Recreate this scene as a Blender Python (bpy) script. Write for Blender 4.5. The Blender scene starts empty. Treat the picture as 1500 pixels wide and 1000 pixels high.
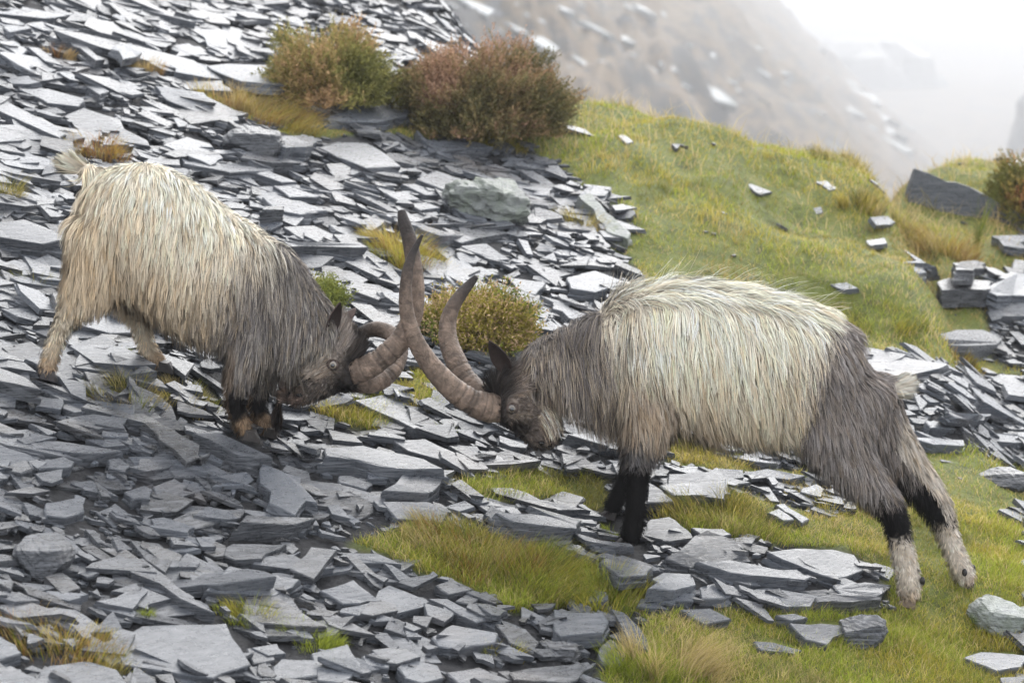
import bpy, math, random
import numpy as np
from mathutils import Vector, Matrix
from mathutils.bvhtree import BVHTree
from mathutils.kdtree import KDTree

random.seed(7)
RNG = np.random.default_rng(11)
scene = bpy.context.scene
COL = scene.collection

# ------------------------------------------------------------------ camera, sky, sun, exposure
CAM_DIST, PITCH, FPX = 8.0, math.radians(8.0), 4125.0
FWD = np.array([0, math.cos(PITCH), -math.sin(PITCH)])
UPV = np.array([0, math.sin(PITCH), math.cos(PITCH)])
CAMP = -CAM_DIST * FWD
cam_d = bpy.data.cameras.new('camera')
cam = bpy.data.objects.new('camera', cam_d)
COL.objects.link(cam)
cam.location = CAMP
cam.rotation_euler = (math.pi / 2 - PITCH, 0, 0)
cam_d.sensor_width = 36.0
cam_d.lens = 99.0
cam_d.clip_end = 5000
cam_d.dof.use_dof = True
cam_d.dof.focus_distance = 7.95
cam_d.dof.aperture_fstop = 5.2
scene.camera = cam

SUN_EL, SUN_AZ = math.radians(40), math.radians(18)      # azimuth from +y towards +x
world = bpy.data.worlds.new('World')
scene.world = world
world.use_nodes = True
wn, wl = world.node_tree.nodes, world.node_tree.links
wn.clear()
sky = wn.new('ShaderNodeTexSky')
sky.sky_type = 'NISHITA'
sky.sun_disc = False
sky.sun_elevation = SUN_EL
sky.sun_rotation = SUN_AZ
sky.dust_density = 6.0
sky.air_density = 1.0
hs = wn.new('ShaderNodeHueSaturation')
hs.inputs['Saturation'].default_value = 0.10
mixc = wn.new('ShaderNodeMix')
mixc.data_type = 'RGBA'
mixc.inputs[0].default_value = 0.65
mixc.inputs[7].default_value = (11.2, 11.55, 12.1, 1)   # even cloud layer
bg = wn.new('ShaderNodeBackground')
bg.inputs['Strength'].default_value = 0.125
wo = wn.new('ShaderNodeOutputWorld')
wl.new(sky.outputs[0], hs.inputs['Color'])
wl.new(hs.outputs[0], mixc.inputs[6])
wl.new(mixc.outputs[2], bg.inputs['Color'])
wl.new(bg.outputs[0], wo.inputs['Surface'])

sd = bpy.data.lights.new('sun', 'SUN')
sd.energy = 1.3
sd.angle = math.radians(45)
sd.color = (1.0, 0.97, 0.93)
sun = bpy.data.objects.new('sun', sd)
COL.objects.link(sun)
sdir = Vector((math.sin(SUN_AZ) * math.cos(SUN_EL), math.cos(SUN_AZ) * math.cos(SUN_EL), math.sin(SUN_EL)))
sun.rotation_euler = sdir.to_track_quat('Z', 'Y').to_euler()

vs = scene.view_settings
vs.view_transform = 'Standard'
vs.look = 'None'
vs.exposure = 0.86
vs.gamma = 1.0
vs.use_curve_mapping = False
cy = scene.cycles
cy.max_bounces = 4
cy.diffuse_bounces = 2
cy.glossy_bounces = 2
cy.transmission_bounces = 2
cy.volume_bounces = 2
cy.transparent_max_bounces = 8
cy.use_adaptive_sampling = True
cy.adaptive_threshold = 0.02
cy.use_denoising = True

# ------------------------------------------------------------------ numeric helpers
def hash2(ix, iy, s):
    n = (ix.astype(np.int64) * 374761393 + iy.astype(np.int64) * 668265263 + s * 1442695041) & 0xFFFFFFFF
    n = ((n ^ (n >> 13)) * 1274126177) & 0xFFFFFFFF
    return ((n ^ (n >> 16)) & 0xFFFF) / 65535.0

def vnoise(x, y, s=0):
    x, y = np.asarray(x, float), np.asarray(y, float)
    ix, iy = np.floor(x), np.floor(y)
    fx, fy = x - ix, y - iy
    fx, fy = fx * fx * (3 - 2 * fx), fy * fy * (3 - 2 * fy)
    a, b = hash2(ix, iy, s), hash2(ix + 1, iy, s)
    c, d = hash2(ix, iy + 1, s), hash2(ix + 1, iy + 1, s)
    return (a + (b - a) * fx) * (1 - fy) + (c + (d - c) * fx) * fy

def fbm(x, y, s=0, o=4):
    t, a, n = 0.0, 0.5, 0.0
    for i in range(o):
        t = t + a * vnoise(x * 2 ** i + 17.3 * i, y * 2 ** i - 9.1 * i, s + i)
        n += a
        a *= 0.5
    return t / n - 0.5

def P(px, py, y):
    """point of the place seen at photo pixel (px, py) at depth y"""
    d = FWD + UPV * ((500 - py) / FPX) + np.array([1, 0, 0]) * ((px - 750) / FPX)
    return CAMP + d * ((y - CAMP[1]) / d[1])

def proj(p):
    q = np.asarray(p, float) - CAMP
    w = q @ FWD
    return 750 + FPX * q[..., 0] / w, 500 - FPX * (q @ UPV) / w

def smooth(a, b, x):
    t = np.clip((x - a) / (b - a), 0, 1)
    return t * t * (3 - 2 * t)

def in_poly(px, py, poly):
    px, py = np.asarray(px, float), np.asarray(py, float)
    r = np.zeros(px.shape, bool)
    n = len(poly)
    for i in range(n):
        x0, y0 = poly[i]
        x1, y1 = poly[(i + 1) % n]
        if y0 == y1:
            continue
        c = ((y0 > py) != (y1 > py)) & (px < (x1 - x0) * (py - y0) / (y1 - y0) + x0)
        r ^= c
    return r

def srgb(r, g, b):
    return tuple(((c / 255 + 0.055) / 1.055) ** 2.4 if c > 10 else c / 255 / 12.92 for c in (r, g, b))

# ------------------------------------------------------------------ terrain
KF = 4.0

def plane(x, y):
    return -0.44 - 0.264 * x + 0.2 * y

FEET = [  # photo pixel of each sole, depth, goat
    (70, 553, -0.09), (238, 541, 0.13), (364, 642, -0.09), (393, 637, 0.09),
    (920, 797, -0.10), (893, 757, 0.12), (1330, 886, -0.09), (1424, 860, 0.10)]
FEETW = np.array([P(*f) for f in FEET])

def base_h(x, y):
    x, y = np.asarray(x, float), np.asarray(y, float)
    z = plane(x, y)
    # edge of the mound, beyond which the ground falls into the valley
    yc = 5.1 + 3.4 * smooth(0.1, -0.9, x) + 1.8 * smooth(1.6, 2.4, x) + 0.35 * fbm(x * 1.3, y * 0.4, 5)
    d = y - yc
    z = z - 0.9 * (np.sqrt(d * d + 0.09) + d) * 0.5
    z = z + 0.10 * np.exp(-((x - 0.9) / 0.8) ** 2 - ((y - 3.9) / 1.1) ** 2)
    z = z - 0.16 * smooth(1.55, 1.75, x + 0.1 * fbm(y * 2, x, 3)) * smooth(1.0, 1.8, y)
    z = z + 0.10 * fbm(x * 0.9, y * 0.9, 1, 3) + 0.05 * fbm(x * 3.2, y * 3.2, 2, 3)
    z = z + 0.22 * fbm(x * 2.6, y * 1.6, 6, 3) * smooth(0.0, 0.4, x) * smooth(1.6, 2.6, y) * smooth(7, 6, y)
    Y = y + 8
    xs, Ys = x / KF, Y / KF
    far = -3.42 - 0.882 * xs + 0.08 * Ys + 2.2 * fbm(xs * 0.16 + 0.02 * Ys, Ys * 0.05, 8, 4) - 3.2 * np.abs(fbm(xs * 0.45, Ys * 0.12, 18, 4)) + 1.3 * fbm(xs * 1.6, Ys * 0.4, 28, 3)
    far = far - 2.2 * np.maximum(Ys - 262, 0) - 40 * smooth(140, 60, y)
    far = 1.11 + KF * (far - 1.11)
    z = np.maximum(z, np.clip(far, -150, 60))
    return np.maximum(z, -66 + 4.0 * fbm(x * 0.01, y * 0.01, 12, 3))

_G = np.exp(-((FEETW[:, None, 0] - FEETW[None, :, 0]) ** 2 + (FEETW[:, None, 1] - FEETW[None, :, 1]) ** 2) / (2 * 0.13 ** 2))
_W = np.linalg.solve(_G + 0.02 * np.eye(8), FEETW[:, 2] - 0.012 - base_h(FEETW[:, 0], FEETW[:, 1]))

def H(x, y):
    z = base_h(x, y)
    for k in range(8):
        z = z + _W[k] * np.exp(-((x - FEETW[k, 0]) ** 2 + (y - FEETW[k, 1]) ** 2) / (2 * 0.13 ** 2))
    return z

def hit(px, py):
    """ground point seen at a photo pixel"""
    d = FWD + UPV * ((500 - py) / FPX) + np.array([1, 0, 0]) * ((px - 750) / FPX)
    t = np.arange(5.5, 30, 0.02)
    q = CAMP + d * t[:, None]
    below = np.nonzero(q[:, 2] < H(q[:, 0], q[:, 1]))[0]
    k = below[0] if len(below) else len(t) - 1
    return q[k]

def gnorm(x, y, e=0.12):
    n = np.array([-(H(x + e, y) - H(x - e, y)) / (2 * e), -(H(x, y + e) - H(x, y - e)) / (2 * e), 1.0])
    return n / np.linalg.norm(n)

GRASS = [
    [(640, 215), (600, 190), (640, 175), (800, 200), (815, 60), (920, 80), (1010, 100), (1100, 130), (1160, 160), (1230, 180), (1300, 240), (1345, 310),
     (1355, 350), (1335, 390), (1385, 410), (1390, 450), (1330, 470), (1350, 510), (1300, 530), (1240, 520), (1100, 560), (960, 450), (925, 385), (895, 360),
     (930, 340), (890, 290), (850, 275), (815, 240), (760, 225)],
    [(1335, 655), (1420, 662), (1510, 690), (1510, 1100), (880, 1100), (890, 985), (940, 940), (960, 905), (1060, 890), (1200, 900), (1300, 895), (1295, 840),
     (1240, 808), (1120, 800), (1060, 790), (1080, 770), (1180, 770), (1270, 740), (1260, 690), (1330, 690)],
    [(515, 800), (600, 780), (680, 770), (760, 800), (840, 815), (940, 870), (960, 910), (880, 880), (800, 890), (730, 890), (690, 860), (620, 845), (560, 820)],
    [(660, 725), (700, 710), (790, 690), (870, 700), (890, 740), (860, 760), (790, 740), (700, 745)],
    [(985, 640), (1040, 650), (1110, 690), (1180, 690), (1160, 720), (1090, 700), (1000, 690), (960, 670)],
    [(1000, 730), (1060, 725), (1200, 760), (1280, 770), (1260, 800), (1100, 795), (980, 780), (960, 760)],
    [(440, 605), (480, 580), (530, 600), (580, 600), (560, 630), (500, 620)],
    [(560, 570), (620, 545), (650, 590), (600, 585)],
    [(280, 140), (330, 128), (400, 150), (460, 168), (440, 188), (370, 185), (310, 165)],
    [(1320, 200), (1515, 195), (1515, 395), (1450, 400), (1440, 425), (1450, 520), (1390, 540), (1320, 520), (1300, 300)],
    [(1380, 520), (1460, 530), (1510, 540), (1500, 560), (1400, 545)],
    [(400, 182), (600, 182), (620, 200), (520, 205), (420, 198)],
]

def grass_mask(x, y, z=None, jit=14):
    x, y = np.asarray(x, float), np.asarray(y, float)
    z = H(x, y) if z is None else z
    px, py = proj(np.stack([x, y, z], -1))
    px = px + 2 * jit * (fbm(x * 5, y * 5, 31, 3))
    py = py + 2 * jit * (fbm(x * 5, y * 5, 37, 3))
    m = np.zeros(x.shape, bool)
    for g in GRASS:
        m |= in_poly(px, py, g)
    return m & (y < 8)

# ------------------------------------------------------------------ scene helpers
def tag(o, label=None, cat=None, group=None, kind=None):
    if cat and not kind:
        kind = 'thing'
    for k, v in (('label', label), ('category', cat), ('group', group), ('kind', kind)):
        if v:
            o[k] = v
    return o

def mesh_from(name, verts, faces, attrs=None, smooth_shade=False):
    """verts (n,3); faces: list or dict {size: array}. attrs: {name: (type, array)} on points"""
    me = bpy.data.meshes.new(name)
    verts = np.ascontiguousarray(verts, np.float32)
    if isinstance(faces, dict):
        me.vertices.add(len(verts))
        me.vertices.foreach_set('co', verts.ravel())
        loops = np.concatenate([np.asarray(f, np.int32).ravel() for f in faces.values()])
        sizes = np.concatenate([np.full(len(f), k, np.int32) for k, f in faces.items()])
        me.loops.add(len(loops))
        me.loops.foreach_set('vertex_index', loops)
        me.polygons.add(len(sizes))
        starts = np.concatenate([[0], np.cumsum(sizes)[:-1]]).astype(np.int32)
        me.polygons.foreach_set('loop_start', starts)
        me.update(calc_edges=True)
        me.validate()
    else:
        me.from_pydata([tuple(map(float, v)) for v in verts], [], [tuple(map(int, f)) for f in faces])
    for k, (typ, arr) in (attrs or {}).items():
        a = me.attributes.new(k, typ, 'POINT')
        key = {'FLOAT': 'value', 'FLOAT_VECTOR': 'vector', 'FLOAT_COLOR': 'color'}[typ]
        a.data.foreach_set(key, np.ascontiguousarray(arr, np.float32).ravel())
    me.polygons.foreach_set('use_smooth', np.full(len(me.polygons), bool(smooth_shade)))
    me.update()
    return me

def obj(name, me, mat=None, parent=None):
    o = bpy.data.objects.new(name, me)
    COL.objects.link(o)
    if mat is not None:
        me.materials.append(mat)
    if parent is not None:
        o.parent = parent
        o.matrix_parent_inverse = Matrix.Translation(-Vector(parent.location))
    return o

def empty(name, loc):
    o = bpy.data.objects.new(name, None)
    COL.objects.link(o)
    o.location = Vector([float(c) for c in loc])
    o.empty_display_size = 0.1
    return o

# ------------------------------------------------------------------ materials
class NT:
    def __init__(self, name):
        self.m = bpy.data.materials.new(name)
        self.m.use_nodes = True
        self.t = self.m.node_tree
        self.n, self.l = self.t.nodes, self.t.links
        self.b = self.n['Principled BSDF']
    def node(self, typ, **kw):
        n = self.n.new(typ)
        for k, v in kw.items():
            if k.startswith('i_'):
                key = k[2:]
                n.inputs[int(key) if key.isdigit() else key].default_value = v
            else:
                setattr(n, k, v)
        return n
    def link(self, a, b):
        self.l.new(a, b)
    def attr(self, name):
        return self.node('ShaderNodeAttribute', attribute_name=name)
    def noise(self, scale, detail=4, rough=0.55, vec=None, dist=0.0):
        n = self.node('ShaderNodeTexNoise')
        n.inputs['Scale'].default_value = scale
        n.inputs['Detail'].default_value = detail
        n.inputs['Roughness'].default_value = rough
        n.inputs['Distortion'].default_value = dist
        if vec is not None:
            self.link(vec, n.inputs['Vector'])
        return n
    def pos(self):
        return self.node('ShaderNodeNewGeometry').outputs['Position']
    def mapping(self, vec, scale=(1, 1, 1), rot=(0, 0, 0)):
        m = self.node('ShaderNodeMapping')
        m.inputs['Scale'].default_value = scale
        m.inputs['Rotation'].default_value = rot
        self.link(vec, m.inputs['Vector'])
        return m.outputs[0]
    def ramp(self, fac, stops):
        r = self.node('ShaderNodeValToRGB')
        while len(r.color_ramp.elements) < len(stops):
            r.color_ramp.elements.new(0.5)
        for e, (p, c) in zip(r.color_ramp.elements, stops):
            e.position = p
            e.color = (*c, 1) if len(c) == 3 else c
        self.link(fac, r.inputs[0])
        return r.outputs[0]
    def mix(self, fac, a, b, mode='MIX'):
        m = self.node('ShaderNodeMix', data_type='RGBA', blend_type=mode)
        for k, v in ((0, fac), (6, a), (7, b)):
            if isinstance(v, (int, float)):
                m.inputs[k].default_value = v
            elif isinstance(v, tuple):
                m.inputs[k].default_value = (*v, 1) if len(v) == 3 else v
            else:
                self.link(v, m.inputs[k])
        return m.outputs[2]
    def math(self, op, a, b=0.0):
        m = self.node('ShaderNodeMath', operation=op)
        for k, v in ((0, a), (1, b)):
            if isinstance(v, (int, float)):
                m.inputs[k].default_value = v
            else:
                self.link(v, m.inputs[k])
        return m.outputs[0]
    def bump(self, h, strength=0.4, dist=0.01, normal=None):
        b = self.node('ShaderNodeBump')
        b.inputs['Strength'].default_value = strength
        b.inputs['Distance'].default_value = dist
        self.link(h, b.inputs['Height'])
        if normal is not None:
            self.link(normal, b.inputs['Normal'])
        self.link(b.outputs[0], self.b.inputs['Normal'])
        return b.outputs[0]

def slate_material(name, lichen=0.0, base=(0.019, 0.0215, 0.026)):
    t = NT(name)
    p = t.pos()
    tone = t.attr('tone').outputs['Fac']
    big = t.noise(7.0, 5, 0.6, p).outputs['Fac']
    fine = t.noise(60.0, 5, 0.65, p).outputs['Fac']
    streak = t.noise(34.0, 8, 0.7, t.mapping(p, (0.28, 1.0, 6.0), (0, 0, 0.35)), 0.5).outputs['Fac']
    c = t.ramp(big, [(0.25, tuple(v * 0.75 for v in base)), (0.75, tuple(v * 1.2 for v in base))])
    c = t.mix(t.math('MULTIPLY', tone, 1.0), t.mix(1.0, c, (0.42, 0.40, 0.40), 'MULTIPLY'), t.mix(1.0, c, (3.7, 3.75, 3.8), 'MULTIPLY'))
    c = t.mix(t.ramp(streak, [(0.44, (0, 0, 0)), (0.62, (0.7, 0.7, 0.7))]), c, (0.13, 0.135, 0.15))
    rust = t.noise(3.1, 3, 0.5, p).outputs['Fac']
    c = t.mix(t.ramp(rust, [(0.6, (0, 0, 0)), (0.78, (0.35, 0.35, 0.35))]), c, (0.16, 0.13, 0.11))
    if lichen:
        li = t.noise(16, 6, 0.7, p).outputs['Fac']
        c = t.mix(t.ramp(li, [(0.5 - lichen * 0.1, (0, 0, 0)), (0.62, (1, 1, 1))]), c, (0.20, 0.225, 0.19))
        mo = t.noise(6, 5, 0.7, p).outputs['Fac']
        c = t.mix(t.ramp(mo, [(0.56, (0, 0, 0)), (0.68, (1, 1, 1))]), c, (0.10, 0.14, 0.03))
    t.link(c, t.b.inputs['Base Color'])
    t.link(t.ramp(t.math('ADD', t.math('MULTIPLY', fine, 0.5), t.math('MULTIPLY', streak, 0.5)), [(0.38, (0.16,) * 3), (0.62, (0.52,) * 3)]), t.b.inputs['Roughness'])
    t.b.inputs['IOR'].default_value = 1.45
    t.b.inputs['Specular IOR Level'].default_value = 0.5
    t.b.inputs['Coat Weight'].default_value = 0.3 if not lichen else 0.1
    t.b.inputs['Coat Roughness'].default_value = 0.25
    t.b.inputs['Coat IOR'].default_value = 1.33
    h = t.math('ADD', t.math('MULTIPLY', streak, 0.8), t.math('MULTIPLY', fine, 0.25))
    h = t.math('ADD', h, t.math('MULTIPLY', big, 0.3))
    t.bump(h, 0.8 if not lichen else 0.9, 0.014 if not lichen else 0.03)
    return t.m

M_SLATE = slate_material('slate')
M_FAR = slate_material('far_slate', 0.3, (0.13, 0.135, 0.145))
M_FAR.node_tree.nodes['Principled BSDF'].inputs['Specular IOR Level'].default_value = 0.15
M_LICHEN = slate_material('lichen_rock', 1.0, (0.10, 0.105, 0.10))

def attr_material(name, rough=0.7, spec=0.2, trans=0.0, noise_amt=0.25, noise_scale=30, own_normal=None):
    t = NT(name)
    c = t.attr('col').outputs['Color']
    n = t.noise(noise_scale, 3, 0.6, t.pos()).outputs['Fac']
    c = t.mix(noise_amt, c, t.mix(1.0, c, t.ramp(n, [(0.3, (0.45,) * 3), (0.7, (1.5,) * 3)]), 'MULTIPLY'))
    t.link(c, t.b.inputs['Base Color'])
    t.b.inputs['Roughness'].default_value = rough
    t.b.inputs['Specular IOR Level'].default_value = spec
    if own_normal:
        t.link(t.attr(own_normal).outputs['Vector'], t.b.inputs['Normal'])
    if trans:
        tr = t.node('ShaderNodeBsdfTranslucent')
        t.link(c, tr.inputs['Color'])
        mx = t.node('ShaderNodeMixShader')
        mx.inputs[0].default_value = trans
        t.link(t.b.outputs[0], mx.inputs[1])
        t.link(tr.outputs[0], mx.inputs[2])
        t.link(mx.outputs[0], t.n['Material Output'].inputs['Surface'])
    return t.m

M_GRASS = attr_material('grass_blades', 0.55, 0.25, 0.5, 0.15)
M_HEATHER = attr_material('heather_sprigs', 0.8, 0.1, 0.25, 0.1)
M_FUR = attr_material('goat_hair', 0.65, 0.12, 0.0, 0.10, 60, 'bn')
M_SKIN = attr_material('goat_skin', 0.8, 0.1, 0.0, 0.5, 90)

def ground_material():
    t = NT('ground')
    p = t.pos()
    g = t.attr('grassy').outputs['Fac']
    f = t.attr('far').outputs['Fac']
    n1 = t.noise(9, 6, 0.65, p).outputs['Fac']
    n2 = t.noise(55, 5, 0.65, p).outputs['Fac']
    scree = t.ramp(n2, [(0.3, (0.008, 0.008, 0.009)), (0.75, (0.04, 0.04, 0.044))])
    moss = t.ramp(n1, [(0.3, (0.05, 0.06, 0.015)), (0.5, (0.11, 0.13, 0.025)), (0.72, (0.19, 0.17, 0.05))])
    c = t.mix(g, scree, moss)
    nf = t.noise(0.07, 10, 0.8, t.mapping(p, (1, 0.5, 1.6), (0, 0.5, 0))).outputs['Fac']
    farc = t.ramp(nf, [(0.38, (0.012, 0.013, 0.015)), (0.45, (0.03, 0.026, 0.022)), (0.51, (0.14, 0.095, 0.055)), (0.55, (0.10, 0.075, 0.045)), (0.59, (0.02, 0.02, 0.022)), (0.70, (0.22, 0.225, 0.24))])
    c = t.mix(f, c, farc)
    t.link(c, t.b.inputs['Base Color'])
    t.b.inputs['Roughness'].default_value = 0.75
    t.b.inputs['Specular IOR Level'].default_value = 0.25
    t.bump(n2, 0.8, 0.02)
    return t.m

# ------------------------------------------------------------------ the ground sheet
def graded(lo, hi, a, b, step, grow=1.12):
    c = list(np.arange(a, b, step))
    s, v = step, b
    while v < hi:
        c.append(v)
        s = min(s * grow, 4 if v < 500 else 14)
        v += s
    c.append(hi)
    s, v = step, a
    left = []
    while v > lo:
        s = min(s * grow, 6)
        v -= s
        left.append(max(v, lo))
    return np.array(sorted(set(left)) + c)

gx = graded(-800, 800, -2.6, 2.9, 0.05, 1.08)
gy = graded(-12, 2500, -1.9, 7.2, 0.055, 1.055)
GX, GY = np.meshgrid(gx, gy)
GZ = H(GX, GY)
gmask = grass_mask(GX, GY, GZ, 10).astype(float)
nearm = GY < 7.2
GZ = GZ + nearm * (0.022 * gmask * (fbm(GX * 9, GY * 9, 41, 3) + 0.2) + (1 - gmask) * 0.03 * fbm(GX * 14, GY * 14, 43, 3))
farm = smooth(8.5, 14, GY)
idx = np.arange(GX.size).reshape(GX.shape)
quads = np.stack([idx[:-1, :-1], idx[:-1, 1:], idx[1:, 1:], idx[1:, :-1]], -1).reshape(-1, 4)
gme = mesh_from('ground', np.stack([GX, GY, GZ], -1).reshape(-1, 3), {4: quads},
                {'grassy': ('FLOAT', gmask.ravel()), 'far': ('FLOAT', farm.ravel())}, True)
ground = obj('ground', gme, ground_material())
tag(ground, 'slate scree hillside with turf that falls into a foggy valley', kind='structure')

# ------------------------------------------------------------------ slates
def outline(r, n, rng, stretch=1.6):
    a = np.sort(rng.uniform(0, 2 * math.pi, n) * 0.35 + np.arange(n) * 2 * math.pi / n)
    rr = r * rng.uniform(0.6, 1.15, n)
    return np.stack([np.cos(a) * rr * stretch, np.sin(a) * rr], -1)

def slab_geo(top, nrm, thick, rng, layers=1, chamfer=0.002, rough=0.0):
    """top: (n,3) outline of the top face, extruded along -nrm with broken, stepped edges"""
    V, F = [], []
    n = len(top)
    c = top.mean(0)
    cur, ztop = top, 0.0
    for L in range(layers):
        th = thick / layers * rng.uniform(0.8, 1.2)
        rings = []
        ins = c + (cur - c) * (1 - min(0.25, chamfer / max(0.01, np.linalg.norm(cur - c, axis=1).mean()))) - nrm * ztop
        if chamfer:
            rings.append(ins + nrm * (rough * rng.normal(0, 1, (n, 1))))
        rings.append(cur - nrm * (ztop + chamfer))
        bulge = c + (cur - c) * rng.uniform(0.93, 1.06, (n, 1))
        rings.append(bulge - nrm * (ztop + th))
        o = len(V)
        for r in rings:
            V.extend(r)
        F.append(tuple(range(o, o + n)))
        for k in range(len(rings) - 1):
            for i in range(n):
                j = (i + 1) % n
                F.append((o + k * n + i, o + (k + 1) * n + i, o + (k + 1) * n + j, o + k * n + j))
        ztop += th
        cur = c + (bulge - c) * rng.uniform(0.97, 1.10, (n, 1))
    return np.array(V), F

def subdivide_outline(pts, rng, jag):
    out = []
    n = len(pts)
    for i in range(n):
        a, b = pts[i], pts[(i + 1) % n]
        out.append(a)
        L = np.linalg.norm(b - a)
        k = 1 if L < 0.09 else 2 if L < 0.22 else 3
        for q in range(1, k + 1):
            if L < 0.03:
                break
            f = q / (k + 1) + rng.uniform(-0.1, 0.1)
            m = a + (b - a) * f
            perp = np.cross(b - a, np.array([0, 0, 1.0]))
            out.append(m + perp * rng.normal(0, jag))
    return np.array(out)

def T(kx, ky, ox, oy, pts):
    return [(ox + x / kx, oy + y / ky) for x, y in pts]

RA = lambda *p: T(2.5, 2.5, 0, 600, p)
RB = lambda *p: T(2.5, 2.5, 450, 600, p)
RC = lambda *p: T(2.5, 2.5, 900, 600, p)
RD = lambda *p: T(2.5, 2.5, 400, 150, p)
RE = lambda *p: T(2.858, 2.858, 0, 130, p)
RF = lambda *p: T(3, 3, 0, 0, p)
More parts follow.
